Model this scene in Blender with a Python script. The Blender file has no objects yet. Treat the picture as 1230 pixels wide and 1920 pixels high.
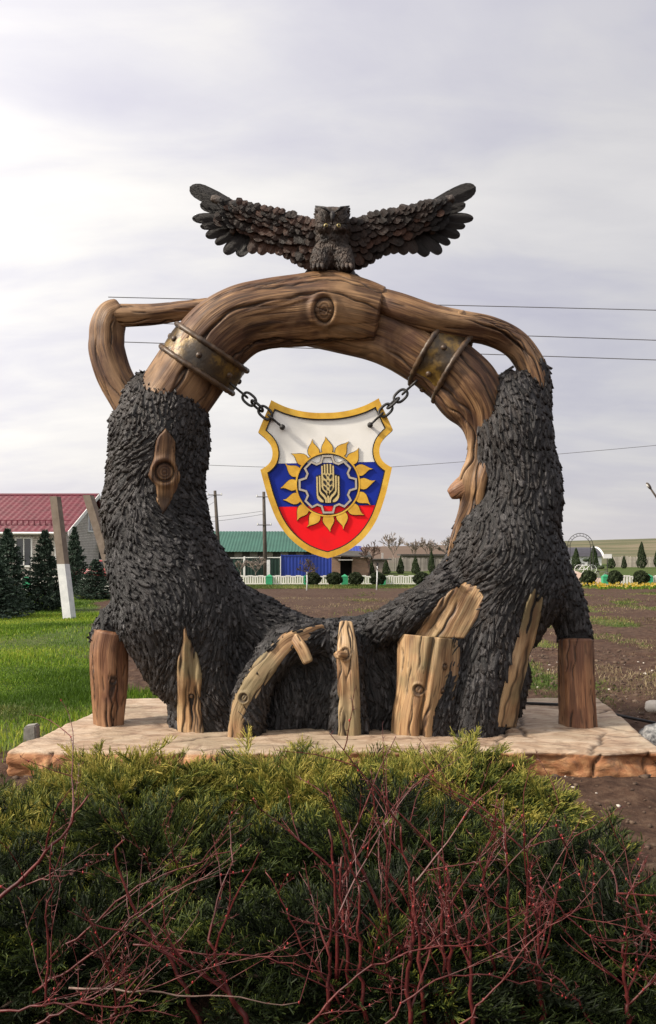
import bpy, bmesh, math, random
import numpy as np
from mathutils import Vector, Matrix
from mathutils.bvhtree import BVHTree

# ------------------------------------------------------------------ camera
SC = bpy.context.scene
COL = SC.collection
F = 1500.0; HX = 615.0; HY = 1040.0; CH = 1.6
camd = bpy.data.cameras.new('camera'); cam = bpy.data.objects.new('camera', camd); COL.objects.link(cam)
cam.location = (0, 0, CH); cam.rotation_euler = (math.radians(90), 0, 0)
camd.sensor_fit = 'VERTICAL'; camd.sensor_height = 36; camd.lens = F * 36 / 1920
camd.shift_y = (HY - 960) / 1920; camd.clip_start = 0.05; camd.clip_end = 6000
SC.camera = cam

# ------------------------------------------------------------------ world, sun, exposure
SUN_AZ = math.radians(-108)      # from +Y, negative = left of the view
SUN_EL = math.radians(38)
sdir = Vector((math.sin(SUN_AZ) * math.cos(SUN_EL), math.cos(SUN_AZ) * math.cos(SUN_EL), math.sin(SUN_EL)))
SKY_STRENGTH = 0.1

def mk(nt, t, ins=None, **attrs):
    n = nt.nodes.new(t)
    for k, v in attrs.items(): setattr(n, k, v)
    for k, v in (ins or {}).items():
        s = n.inputs[k]
        if isinstance(v, bpy.types.NodeSocket): nt.links.new(v, s)
        else:
            if hasattr(v, '__len__') and s.type == 'RGBA' and len(v) == 3: v = (*v, 1)
            s.default_value = v
    return n
def nmix(nt, f, a, b, blend='MIX'):
    n = nt.nodes.new('ShaderNodeMix'); n.data_type = 'RGBA'; n.blend_type = blend
    for i, v in ((0, f), (6, a), (7, b)):
        if isinstance(v, bpy.types.NodeSocket): nt.links.new(v, n.inputs[i])
        else: n.inputs[i].default_value = (*v, 1) if hasattr(v, '__len__') and len(v) == 3 else v
    return n.outputs[2]
def nmath(nt, op, a, b=0.0, clamp=False):
    n = nt.nodes.new('ShaderNodeMath'); n.operation = op; n.use_clamp = clamp
    for i, v in ((0, a), (1, b)):
        if isinstance(v, bpy.types.NodeSocket): nt.links.new(v, n.inputs[i])
        else: n.inputs[i].default_value = v
    return n.outputs[0]
def nramp(nt, fac, stops, interp='LINEAR'):
    n = nt.nodes.new('ShaderNodeValToRGB'); cr = n.color_ramp; cr.interpolation = interp
    while len(cr.elements) < len(stops): cr.elements.new(0.5)
    for e, (p, c) in zip(cr.elements, stops):
        e.position = p; e.color = (*c, 1) if hasattr(c, '__len__') else (c, c, c, 1)
    nt.links.new(fac, n.inputs[0]); return n.outputs[0]

W = bpy.data.worlds.new('World'); SC.world = W; W.use_nodes = True
nt = W.node_tree; nt.nodes.clear()
sky = mk(nt, 'ShaderNodeTexSky', sky_type='NISHITA', sun_disc=False, sun_elevation=SUN_EL, sun_rotation=SUN_AZ, air_density=1.0, dust_density=3.0)
tc = mk(nt, 'ShaderNodeTexCoord')
sep = mk(nt, 'ShaderNodeSeparateXYZ', {0: tc.outputs['Generated']})
den = nmath(nt, 'ADD', nmath(nt, 'MAXIMUM', sep.outputs[2], 0.0), 0.28)
cx = nmath(nt, 'DIVIDE', sep.outputs[0], den); cy = nmath(nt, 'DIVIDE', sep.outputs[1], den)
cv = mk(nt, 'ShaderNodeCombineXYZ', {0: cx, 1: cy, 2: 0.0})
mp = mk(nt, 'ShaderNodeMapping', {0: cv.outputs[0], 1: (4.4, 2.3, 0), 2: (0, 0, 0.25), 3: (0.9, 2.0, 1)})
n1 = mk(nt, 'ShaderNodeTexNoise', {'Vector': mp.outputs[0], 'Scale': 1.15, 'Detail': 7.0, 'Roughness': 0.52, 'Distortion': 0.35})
n2 = mk(nt, 'ShaderNodeTexNoise', {'Vector': mp.outputs[0], 'Scale': 3.4, 'Detail': 6.0, 'Roughness': 0.55, 'Distortion': 0.6})
cf = nmath(nt, 'ADD', nmath(nt, 'MULTIPLY', n1.outputs[0], 0.74), nmath(nt, 'MULTIPLY', n2.outputs[0], 0.26))
# cloud deck: thin bright cloud to lavender-grey cloud
ccol = nramp(nt, cf, [(0.36, (5.35, 5.3, 6.1)), (0.46, (6.1, 6.05, 6.55)), (0.55, (7.0, 6.9, 6.95)), (0.66, (7.8, 7.65, 7.5))])
# thin cloud scatters more light the closer it is to the sun
dotn = mk(nt, 'ShaderNodeVectorMath', {0: tc.outputs['Generated'], 1: (math.sin(SUN_AZ)*0.97, math.cos(SUN_AZ)*0.97, 0.22)}, operation='DOT_PRODUCT')
glow = nmath(nt, 'POWER', nmath(nt, 'ADD', nmath(nt, 'MULTIPLY', dotn.outputs['Value'], 0.5), 0.5, True), 2.0)
gcol = nmix(nt, glow, (0.76, 0.76, 0.80), (3.1, 3.0, 2.7))
ccol = nmix(nt, 1.0, ccol, gcol, 'MULTIPLY')
# pinkish low band near the horizon
hz = nmath(nt, 'POWER', nmath(nt, 'SUBTRACT', 1.0, nmath(nt, 'MAXIMUM', sep.outputs[2], 0.0), True), 9.0)
ccol = nmix(nt, nmath(nt, 'MULTIPLY', hz, 0.55), ccol, (7.5, 7.0, 6.75))
allc = nmix(nt, 0.9, sky.outputs[0], ccol)
bg = mk(nt, 'ShaderNodeBackground', {0: allc, 1: SKY_STRENGTH})
mk(nt, 'ShaderNodeOutputWorld', {0: bg.outputs[0]})

sd = bpy.data.lights.new('sun', 'SUN'); sun = bpy.data.objects.new('sun', sd); COL.objects.link(sun)
sd.energy = 5.0; sd.angle = math.radians(5.0); sd.color = (1.0, 0.9, 0.76)
sun.rotation_euler = (-sdir).to_track_quat('-Z', 'Y').to_euler(); sun.location = (-6, -2, 8)
SC.view_settings.view_transform = 'Standard'; SC.view_settings.look = 'None'
SC.view_settings.exposure = 0.15; SC.view_settings.gamma = 1.0; SC.view_settings.use_curve_mapping = False
SC.cycles.max_bounces = 6

# ------------------------------------------------------------------ helpers
RN = random.Random(11)
NR = np.random.default_rng(5)
def P(px, py, Y): return Vector(((px - HX) / F * Y, Y, CH - (py - HY) / F * Y))
def GY(py, z=0.0): return F * (CH - z) / (py - HY)          # distance of a ground point seen at row py
def G(px, py): return P(px, py, GY(py))
def norm(v): return v / (np.linalg.norm(v, axis=-1, keepdims=True) + 1e-12)

def fbm(X, Y, seed, octs=4, f0=1.0, gain=0.5):
    rg = np.random.default_rng(seed); o = np.zeros_like(X); a = 1.0; f = f0
    for k in range(octs):
        for q in range(4):
            an = rg.uniform(0, 2*math.pi); ph = rg.uniform(0, 6.3, 2); fr = f*rg.uniform(0.7, 1.4)
            u = X*math.cos(an)+Y*math.sin(an); v = -X*math.sin(an)+Y*math.cos(an)
            o += a*0.4*np.sin(u*fr+ph[0]+1.3*np.sin(v*fr*0.7+ph[1]))
        a *= gain; f *= 2.1
    return o
class MB:
    """collects polygons for one mesh"""
    def __init__(s): s.v = []; s.f = []; s.n = 0
    def add(s, verts, faces):
        b = s.n; verts = [tuple(map(float, q)) for q in verts]; s.v += verts; s.n += len(verts)
        s.f += [tuple(i + b for i in f) for f in faces]; return s
    def box(s, a, b):
        (x0, y0, z0), (x1, y1, z1) = a, b
        return s.add([(x0,y0,z0),(x1,y0,z0),(x1,y1,z0),(x0,y1,z0),(x0,y0,z1),(x1,y0,z1),(x1,y1,z1),(x0,y1,z1)],
                     [(0,3,2,1),(4,5,6,7),(0,1,5,4),(1,2,6,5),(2,3,7,6),(3,0,4,7)])
    def tube(s, pts, rad, n=6, cap=True):
        pts = [Vector(p) for p in pts]; K = len(pts)
        if not hasattr(rad, '__len__'): rad = [rad] * K
        vs = []; fs = []; ref = None
        for i, p in enumerate(pts):
            t = (pts[min(i+1, K-1)] - pts[max(i-1, 0)]).normalized()
            if ref is None: ref = Vector((0,0,1)) if abs(t.z) < 0.9 else Vector((1,0,0))
            a = (ref - t * ref.dot(t)).normalized(); ref = a; b = t.cross(a)
            for k in range(n):
                w = 2*math.pi*k/n; vs.append(p + (a*math.cos(w) + b*math.sin(w)) * rad[i])
        for i in range(K-1):
            for k in range(n):
                k2 = (k+1) % n; fs.append((i*n+k, i*n+k2, (i+1)*n+k2, (i+1)*n+k))
        if cap: fs.append(tuple(range(n-1, -1, -1))); fs.append(tuple((K-1)*n+k for k in range(n)))
        return s.add(vs, fs)
    def ell(s, c, r, nu=14, nv=9, rot=None):
        vs = []; fs = []
        for j in range(nv+1):
            ph = math.pi*j/nv
            for i in range(nu):
                th = 2*math.pi*i/nu
                q = Vector((r[0]*math.sin(ph)*math.cos(th), r[1]*math.sin(ph)*math.sin(th), r[2]*math.cos(ph)))
                if rot is not None: q = rot @ q
                vs.append(Vector(c)+q)
        for j in range(nv):
            for i in range(nu):
                i2 = (i+1) % nu; fs.append((j*nu+i, (j+1)*nu+i, (j+1)*nu+i2, j*nu+i2))
        return s.add(vs, fs)
    def prism(s, poly, y0, y1):
        """poly in x,z extruded along y"""
        n = len(poly); v = [(x, y0, z) for x, z in poly] + [(x, y1, z) for x, z in poly]
        f = [tuple(range(n)), tuple(range(2*n-1, n-1, -1))] + [((i+1) % n, i, n+i, n+(i+1) % n) for i in range(n)]
        return s.add(v, f)
    def mesh(s, name):
        m = bpy.data.meshes.new(name); m.from_pydata(s.v, [], s.f); m.update(); return m
    def build(s, name, m, parent=None, smooth=False, **props): return link(name, s.mesh(name), m, parent, smooth, **props)

def link(name, me, m, parent=None, smooth=False, **props):
    o = bpy.data.objects.new(name, me); COL.objects.link(o)
    if m is not None and len(me.materials) == 0: me.materials.append(m)
    if smooth: me.polygons.foreach_set('use_smooth', np.ones(len(me.polygons), bool))
    if parent is not None: child(o, parent)
    for k, v in props.items(): o[k] = v
    return o
def child(o, p):
    o.parent = p
    q = p; M = Matrix.Identity(4); chain = []
    while q is not None: chain.append(q); q = q.parent
    for q in reversed(chain): M = M @ q.matrix_parent_inverse @ q.matrix_basis
    o.matrix_parent_inverse = M.inverted()
def thing(name, label, cat, loc=(0,0,0), group=None):
    o = bpy.data.objects.new(name, None); COL.objects.link(o); o.location = loc; o.empty_display_size = 0.2
    o['label'] = label; o['category'] = cat
    if group: o['group'] = group
    return o
def copy_tree(o, parent=None):
    c = o.copy(); COL.objects.link(c); c.parent = parent
    for ch in o.children: copy_tree(ch, c)
    return c
def npmesh(name, V, Fc, uv=None, attrs=None):
    """V (N,3) float, Fc (M,3) or (M,4) int"""
    V = np.asarray(V, np.float32); Fc = np.asarray(Fc, np.int32)
    m = bpy.data.meshes.new(name); k = Fc.shape[1]
    m.vertices.add(len(V)); m.vertices.foreach_set('co', V.ravel())
    m.loops.add(Fc.size); m.loops.foreach_set('vertex_index', Fc.ravel())
    m.polygons.add(len(Fc)); m.polygons.foreach_set('loop_start', np.arange(0, Fc.size, k, dtype=np.int32))
    m.update(calc_edges=True)
    if uv is not None:
        l = m.uv_layers.new(name='UVMap'); l.data.foreach_set('uv', np.asarray(uv, np.float32)[Fc.ravel()].ravel())
    for an, av in (attrs or {}).items():
        a = m.attributes.new(an, 'FLOAT', 'POINT'); a.data.foreach_set('value', np.asarray(av, np.float32).ravel())
    m.validate(); return m
def catmull(ctrl, n=None, step=None):
    c = np.asarray(ctrl, float); c = np.vstack([2*c[0]-c[1], c, 2*c[-1]-c[-2]]); out = []
    for i in range(1, len(c)-2):
        t = np.linspace(0, 1, 24, endpoint=False)[:, None]; p0, p1, p2, p3 = c[i-1], c[i], c[i+1], c[i+2]
        out.append(0.5*((2*p1)+(-p0+p2)*t+(2*p0-5*p1+4*p2-p3)*t**2+(-p0+3*p1-3*p2+p3)*t**3))
    out = np.vstack(out + [c[-2][None]])
    d = np.r_[0, np.cumsum(np.linalg.norm(np.diff(out[:, :3], axis=0), axis=1))]
    if n is None: n = max(4, int(d[-1]/step))
    s = np.linspace(0, d[-1], n); return np.stack([np.interp(s, d, out[:, k]) for k in range(out.shape[1])], 1), s
def ctrl_px(rows, Y):
    """rows (px, py, half width px[, distance]) -> x,y,z,r in metres"""
    o = []
    for r in rows:
        y = r[3] if len(r) > 3 else Y; p = P(r[0], r[1], y); o.append((*p, r[2]*y/F))
    return o
def sweep(ctrl, step=0.012, nth=96, depth=1.0, fn=None, endround=True):
    c, s = catmull(ctrl, step=step); pos = c[:, :3]; r = c[:, 3]
    T = norm(np.gradient(pos, axis=0)); B = np.tile(np.array([0, -1.0, 0]), (len(pos), 1)); B = norm(B - T*np.sum(B*T, 1, keepdims=True)); N = np.cross(T, B)
    th = np.linspace(-math.pi, math.pi, nth, endpoint=False)
    S, TH = np.meshgrid(s, th, indexing='ij'); R = np.tile(r[:, None], (1, nth))
    off = np.zeros_like(S); crk = np.zeros_like(S)
    if fn: off, crk = fn(S, TH, R, s[-1])
    RR = R + off
    V = pos[:, None] + (np.cos(TH)*RR*depth)[..., None]*B[:, None] + (np.sin(TH)*RR)[..., None]*N[:, None]
    n = len(s); i = np.arange(n-1)[:, None]; k = np.arange(nth)[None]; k2 = (k+1) % nth
    Fc = np.stack([i*nth+k, i*nth+k2, (i+1)*nth+k2, (i+1)*nth+k], -1).reshape(-1, 4)
    V = V.reshape(-1, 3); uv = np.stack([(TH*R).ravel(), S.ravel()], 1); crk = crk.ravel()
    ex = []; base = len(V)
    for e, ring in ((0, 0), (1, n-1)):      # close both ends with two inner rings
        cen = pos[ring]; idx = ring*nth+np.arange(nth); sgn = -1 if e == 0 else 1
        prev = idx
        for q, (sc, dz) in enumerate(((0.82, 0.012), (0.4, 0.014), (0.02, 0.012))):
            ringv = cen + (V[idx]-cen)*sc + T[ring]*sgn*dz*(1 if endround else 0.1)
            b = base; base += nth; new = np.arange(b, b+nth)
            V = np.vstack([V, ringv]); uv = np.vstack([uv, uv[idx]*[1, 1]+[0, sgn*0.03*(q+1)]]); crk = np.r_[crk, crk[idx]*0.4]
            a0, a1 = prev, np.roll(prev, -1); b0, b1 = new, np.roll(new, -1)
            ex.append(np.stack([a0, a1, b1, b0] if e else [a1, a0, b0, b1], 1)); prev = new
    Fc = np.vstack([Fc]+ex)
    return V, Fc, uv, crk
def flutes(n, amp, seed, cracks=10, cdepth=0.012, cw=0.006, knots=(), span=math.pi, twist=0.0):
    """surface relief of a carved log: soft flutes, long cracks, knots; returns (offset, crack mask)"""
    rg = np.random.default_rng(seed)
    def fn(S, TH, R, L):
        TH = TH + twist*S
        off = np.zeros_like(S); crk = np.zeros_like(S)
        TW = TH.copy()
        for sk, tk, rk in knots:            # grain parts round a knot
            d = (TH-tk)*R; g = np.exp(-((S-sk)/(rk*3.0))**2)
            d2 = np.sign(d)*np.sqrt(np.maximum(d*d-(rk*1.25)**2*g*np.exp(-(d/(rk*4.5))**2), 0)); TW = np.where(np.abs(d) < rk*8, tk+d2/R, TW)
        for q in range(n):
            off += amp/n*1.6*np.sin((q+2)*TW+rg.uniform(0, 6.3)+np.sin(S*rg.uniform(1, 4)+rg.uniform(0, 6))*0.7)
        off += amp*0.30*fbm(TW*R*9.0, S*0.7, seed+5, 3, 2.2, 0.6)*(0.4+0.6*np.sin(S*2.3+TW*2+seed)**2)
        for q in range(cracks):         # hairline checks
            t0 = rg.uniform(-span, span); s0 = rg.uniform(0, 1)*L; ln = rg.uniform(0.06, 0.22)*L; d = np.abs((TW-t0)*R-0.02*np.sin(S*rg.uniform(4, 9)+q)); u = (S-s0)/ln; tap = np.clip(np.minimum(u, 1-u)*5, 0, 1)
            gm = np.exp(-(d/0.0055)**2)*tap; off -= 0.006*gm; crk = np.maximum(crk, gm*0.8)
        for q in range(cracks):
            t0 = rg.uniform(-span, span); s0 = rg.uniform(-0.15, 0.85)*L; ln = rg.uniform(0.25, 0.8)*L; w = cw*rg.uniform(0.7, 1.7)
            wig = 0.03*np.sin(S*rg.uniform(2, 6)+rg.uniform(0, 6))+0.008*np.sin(S*rg.uniform(18, 40)+rg.uniform(0, 6))
            d = np.abs((TW-t0)*R-wig); d = np.minimum(d, np.abs((TW-t0-2*math.pi)*R-wig))
            u = (S-s0)/ln; tap = np.clip(np.minimum(u, 1-u)*6, 0, 1)
            gm = np.exp(-(d/(w*(0.4+0.6*tap)))**2)*tap; off -= cdepth*gm*rg.uniform(0.6, 1.2); crk = np.maximum(crk, np.exp(-(d/(w*0.95*(0.4+0.6*tap)))**4)*tap)
        for sk, tk, rk in knots:
            rr = np.hypot(S-sk, (TH-tk)*R*np.cos(np.clip(TH-tk, -1, 1)*0.5)); ins = rr < rk*1.05
            g = np.exp(-((rr-rk)/0.009)**2); ring = 0.5+0.5*np.sin(rr/rk*21+np.sin(np.arctan2(S-sk, TH-tk)*3)*0.6)
            a = np.arctan2(S-sk, TH-tk+1e-9); sp = np.exp(-(np.minimum(np.abs(np.sin(a-0.7)), np.abs(np.sin(a+1.1)))*rr/0.006)**2)*(rr < rk*0.95)
            off = np.where(ins, 0.004*ring-0.006-0.010*sp, off)-0.020*g+0.018*np.exp(-((rr-rk*1.35)/(rk*0.3))**2)
            crk = np.where(ins, np.maximum(0.55*(1-ring), sp*0.9), crk); crk = np.maximum(crk, g)
        return off, crk
    return fn
def polysd(X, Z, poly):
    """signed distance to a polygon, positive inside"""
    poly = np.asarray(poly, float); ins = np.zeros(X.shape, bool); dm = np.full(X.shape, 1e9)
    for i in range(len(poly)):
        x0, z0 = poly[i-1]; x1, z1 = poly[i]
        c = ((z0 > Z) != (z1 > Z)) & (X < (x1-x0)*(Z-z0)/((z1-z0) if z1 != z0 else 1e-9)+x0); ins ^= c
        ex, ez = x1-x0, z1-z0; t = np.clip(((X-x0)*ex+(Z-z0)*ez)/(ex*ex+ez*ez+1e-12), 0, 1); dm = np.minimum(dm, np.hypot(X-x0-t*ex, Z-z0-t*ez))
    return np.where(ins, dm, -dm)

# ------------------------------------------------------------------ materials
def mat(name, stops, scale=8.0, coord='Object', stretch=(1,1,1), detail=5.0, rough=0.8, bump=0.3, bscale=None, bdist=0.01, rnd=0.0, spec=0.4, metal=0.0, rr=None, attr=None, attrcols=None, big=None):
    m = bpy.data.materials.new(name); m.use_nodes = True; nt = m.node_tree; b = nt.nodes['Principled BSDF']
    tc = mk(nt, 'ShaderNodeTexCoord'); mp = mk(nt, 'ShaderNodeMapping', {0: tc.outputs[coord], 3: stretch})
    nz = mk(nt, 'ShaderNodeTexNoise', {'Vector': mp.outputs[0], 'Scale': scale, 'Detail': detail, 'Roughness': 0.6})
    c = nramp(nt, nz.outputs[0], stops)
    if big:     # second, larger blotches: (scale, colour, lo, hi, amount)
        n2 = mk(nt, 'ShaderNodeTexNoise', {'Vector': tc.outputs[coord if coord != 'UV' else 'Object'], 'Scale': big[0], 'Detail': 4.0})
        k = nramp(nt, n2.outputs[0], [(big[2], 0.0), (big[3], 1.0)]); c = nmix(nt, nmath(nt, 'MULTIPLY', k, big[4]), c, big[1])
    if attr:
        a = mk(nt, 'ShaderNodeAttribute', attribute_name=attr); c = nmix(nt, nmath(nt, 'MULTIPLY', a.outputs['Fac'], attrcols[1], True), c, attrcols[0])
    if rnd:
        oi = mk(nt, 'ShaderNodeObjectInfo'); hv = mk(nt, 'ShaderNodeHueSaturation', {'Color': c, 'Value': nmath(nt, 'ADD', nmath(nt, 'MULTIPLY', oi.outputs['Random'], 2*rnd), 1-rnd)}); c = hv.outputs[0]
    nt.links.new(c, b.inputs['Base Color']); b.inputs['Roughness'].default_value = rough
    if rr: nt.links.new(nramp(nt, nz.outputs[0], [(0.3, rr[0]), (0.7, rr[1])]), b.inputs['Roughness'])
    b.inputs['Specular IOR Level'].default_value = spec; b.inputs['Metallic'].default_value = metal
    if bump:
        nb = mk(nt, 'ShaderNodeTexNoise', {'Vector': mp.outputs[0], 'Scale': bscale or scale*2, 'Detail': 6.0, 'Roughness': 0.65})
        bp = mk(nt, 'ShaderNodeBump', {'Strength': bump, 'Distance': bdist, 'Height': nb.outputs[0]}); nt.links.new(bp.outputs[0], b.inputs['Normal'])
    return m
def plain(name, c, rough=0.6, var=0.12, scale=6, spec=0.4, metal=0.0, bump=0.1, coord='Object', rnd=0.0):
    d = tuple(x*(1-var) for x in c); l = tuple(min(1, x*(1+var)) for x in c)
    return mat(name, [(0.3, d), (0.7, l)], scale=scale, rough=rough, spec=spec, metal=metal, bump=bump, coord=coord, rnd=rnd)
def woodmat(name, cols, tint, tint_amt, dark=(0.022, 0.012, 0.008), rough=0.55):
    m = bpy.data.materials.new(name); m.use_nodes = True; nt = m.node_tree; b = nt.nodes['Principled BSDF']
    tc = mk(nt, 'ShaderNodeTexCoord'); uv = tc.outputs['UV']
    mp = mk(nt, 'ShaderNodeMapping', {0: uv, 3: (26, 1.5, 1)}); mp2 = mk(nt, 'ShaderNodeMapping', {0: uv, 3: (130, 3.5, 1)})
    n1 = mk(nt, 'ShaderNodeTexNoise', {'Vector': mp.outputs[0], 'Scale': 1.0, 'Detail': 5.0, 'Roughness': 0.6, 'Distortion': 0.8})
    n2 = mk(nt, 'ShaderNodeTexNoise', {'Vector': mp2.outputs[0], 'Scale': 1.0, 'Detail': 4.0})
    c = nramp(nt, n1.outputs[0], [(0.26, cols[0]), (0.42, cols[1]), (0.55, cols[2]), (0.75, cols[3])])
    c = nmix(nt, nmath(nt, 'MULTIPLY', nramp(nt, n2.outputs[0], [(0.48, 0.0), (0.66, 1.0)]), 0.62), c, cols[0])
    n3 = mk(nt, 'ShaderNodeTexNoise', {'Vector': tc.outputs['Object'], 'Scale': 2.6, 'Detail': 3.0})
    c = nmix(nt, nmath(nt, 'MULTIPLY', nramp(nt, n3.outputs[0], [(0.46, 0.0), (0.60, 1.0)]), tint_amt), c, tint)
    n5 = mk(nt, 'ShaderNodeTexNoise', {'Vector': tc.outputs['Object'], 'Scale': 1.9, 'Detail': 4.0, 'Distortion': 0.5}); c = nmix(nt, nmath(nt, 'MULTIPLY', nramp(nt, n5.outputs[0], [(0.5, 0.0), (0.66, 1.0)]), 0.55), c, cols[3])
    n4 = mk(nt, 'ShaderNodeTexNoise', {'Vector': mk(nt, 'ShaderNodeMapping', {0: uv, 3: (5.0, 1.3, 1)}).outputs[0], 'Scale': 1.6, 'Detail': 6.0, 'Distortion': 0.6})
    c = nmix(nt, nmath(nt, 'MULTIPLY', nramp(nt, n4.outputs[0], [(0.53, 0.0), (0.66, 1.0)]), 0.75), c, cols[0])
    a = mk(nt, 'ShaderNodeAttribute', attribute_name='crack'); c = nmix(nt, nmath(nt, 'MULTIPLY', a.outputs['Fac'], 0.96, True), c, dark)   # crack lines are painted in
    nt.links.new(c, b.inputs['Base Color']); b.inputs['Specular IOR Level'].default_value = 0.35
    nt.links.new(nramp(nt, n3.outputs[0], [(0.3, rough-0.12), (0.7, rough+0.15)]), b.inputs['Roughness'])
    h = nmath(nt, 'ADD', nmath(nt, 'MULTIPLY', n1.outputs[0], 0.7), nmath(nt, 'MULTIPLY', n2.outputs[0], 0.35))
    bp = mk(nt, 'ShaderNodeBump', {'Strength': 0.6, 'Distance': 0.016, 'Height': h}); nt.links.new(bp.outputs[0], b.inputs['Normal'])
    return m
WOOD = woodmat('carved_brown_wood', [(0.026, 0.012, 0.007), (0.095, 0.046, 0.022), (0.225, 0.122, 0.056), (0.43, 0.265, 0.135)], (0.075, 0.034, 0.022), 0.7)
PALE = woodmat('carved_pale_wood', [(0.10, 0.05, 0.028), (0.24, 0.132, 0.063), (0.40, 0.25, 0.125), (0.52, 0.37, 0.21)], (0.17, 0.145, 0.078), 0.75)
RUST = woodmat('carved_reddish_wood', [(0.05, 0.021, 0.012), (0.14, 0.06, 0.03), (0.24, 0.116, 0.058), (0.37, 0.21, 0.11)], (0.10, 0.042, 0.025), 0.7)
BARK = mat('dark_painted_bark', [(0.3, (0.005, 0.0045, 0.005)), (0.7, (0.013, 0.012, 0.0125))], scale=14, rough=0.6, bump=0.6, bscale=40, bdist=0.02)
SCALE = mat('dark_bark_scale', [(0.28, (0.0035, 0.0033, 0.0038)), (0.5, (0.0095, 0.0087, 0.0095)), (0.75, (0.034, 0.031, 0.032))], scale=26, rough=0.4, bump=0.9, bscale=48, bdist=0.02, spec=0.32, stretch=(1, 1, 0.5), attr='tint', attrcols=((0.095, 0.09, 0.093), 0.7), big=(1.1, (0.030, 0.020, 0.015), 0.46, 0.66, 0.55))
# ------------------------------------------------------------------ ground
SL = [(-2.37, 5.80), (2.46, 5.84), (2.72, 8.02), (-2.03, 8.02)]      # plan corners of the plinth slab
SZ = 0.17
def lawn_mask(X, Y):
    """1 on the left lawn, 0 on the dug soil"""
    edge = -1.55-0.30*(Y-7.5)+0.35*np.sin(Y*0.9)+0.25*np.sin(Y*2.3+1)+0.2*np.sin(X*3)
    bare = np.clip(0.85+0.9*fbm(X, Y*0.6, 63, 3, 1.3), 0, 1); nearp = np.clip((X+4.2)/1.5, 0, 1)*np.clip((14-Y)/3, 0, 1)
    return (1-nearp*(1-bare))*np.clip((edge-X)/0.7, 0, 1)*np.clip((Y-5.9)/0.8+np.clip((-3-X)/1, 0, 1)*0.0, 0, 1)
def gheight(X, Y):
    near = np.clip(1-(Y-16)/20, 0, 1); lm = lawn_mask(X, Y)
    clod = (1-lm)*near*(0.016*fbm(X, Y, 3, 4, 5.0, 0.62)+0.012*np.maximum(fbm(X, Y, 8, 3, 14.0, 0.7), 0))
    soft = 0.03*fbm(X, Y, 5, 2, 0.5)*np.clip((Y-8)/8, 0, 1)*np.clip(1-(Y-30)/10, 0, 1)
    flat = np.clip(polysd(X, Y, SL)/0.2+0.6, 0, 1)       # level below the slab
    return (clod+soft)*(1-flat)-0.03*flat
def axis(a, near, step, far, grow):
    o = [0.0]; s = step
    while o[-1] < far:
        if o[-1] > near: s *= grow
        o.append(o[-1]+s)
    return np.array(o)
xp = axis(0, 4.0, 0.035, 3000, 1.045); xs = np.r_[-xp[:0:-1], xp]
yp = axis(0, 11.0, 0.045, 4000, 1.04)+1.2; ys = np.r_[np.array([-900, -300, -90, -30, -10, -4, -1.5, 0.0]), yp]
X, Y = np.meshgrid(xs, ys); Z = gheight(X, Y)
nx, ny = len(xs), len(ys); i = np.arange(ny-1)[:, None]*nx+np.arange(nx-1)[None]
Fc = np.stack([i, i+1, i+1+nx, i+nx], -1).reshape(-1, 4)
lm = lawn_mask(X, Y)
strip = np.clip(1-np.abs(Y-43)/5.5, 0, 1)*3
strip = np.clip(strip, 0, 1)
far = np.clip((Y-41)/3, 0, 1)
patchy = np.clip((X-0.5)/2, 0, 1)*np.clip((Y-8)/2, 0, 1)*np.clip(fbm(X*1.0, Y*0.55, 21, 3, 2.4)*0.6+0.15, 0, 1)*0.7
patchy2 = np.clip(fbm(X, Y, 31, 3, 0.55)*0.9-0.25, 0, 1)*0.35*np.clip((Y-9)/2, 0, 1)
gr = np.clip(np.maximum.reduce([lm, strip*0.9, far*0.95, patchy, patchy2]), 0, 1)
gme = npmesh('ground', np.stack([X, Y, Z], -1).reshape(-1, 3), Fc, attrs={'grass': gr.ravel()})
GM = bpy.data.materials.new('soil_and_turf'); GM.use_nodes = True; nt = GM.node_tree; b = nt.nodes['Principled BSDF']
tc = mk(nt, 'ShaderNodeTexCoord'); oc = tc.outputs['Object']
s1 = mk(nt, 'ShaderNodeTexNoise', {'Vector': oc, 'Scale': 7.0, 'Detail': 9.0, 'Roughness': 0.7}); s2 = mk(nt, 'ShaderNodeTexNoise', {'Vector': oc, 'Scale': 0.5, 'Detail': 5.0}); s3 = mk(nt, 'ShaderNodeTexNoise', {'Vector': oc, 'Scale': 45.0, 'Detail': 4.0, 'Roughness': 0.7})
soil = nramp(nt, s1.outputs[0], [(0.3, (0.022, 0.012, 0.009)), (0.48, (0.062, 0.036, 0.025)), (0.62, (0.105, 0.066, 0.045)), (0.8, (0.19, 0.14, 0.10))])
soil = nmix(nt, nmath(nt, 'MULTIPLY', nramp(nt, s2.outputs[0], [(0.45, 0.0), (0.65, 1.0)]), 0.55), soil, (0.052, 0.026, 0.018))
soil = nmix(nt, nmath(nt, 'MULTIPLY', nramp(nt, s3.outputs[0], [(0.6, 0.0), (0.75, 1.0)]), 0.5), soil, (0.23, 0.175, 0.13))
turf = nramp(nt, s1.outputs[0], [(0.3, (0.028, 0.04, 0.010)), (0.5, (0.052, 0.082, 0.016)), (0.7, (0.10, 0.125, 0.032))])
turf = nmix(nt, nmath(nt, 'MULTIPLY', nramp(nt, s2.outputs[0], [(0.5, 0.0), (0.68, 1.0)]), 0.5), turf, (0.10, 0.085, 0.04))
ga = mk(nt, 'ShaderNodeAttribute', attribute_name='grass')
gf = nramp(nt, nmath(nt, 'ADD', ga.outputs['Fac'], nmath(nt, 'MULTIPLY', nmath(nt, 'SUBTRACT', s1.outputs[0], 0.5), 1.3)), [(0.38, 0.0), (0.58, 1.0)])
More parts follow.
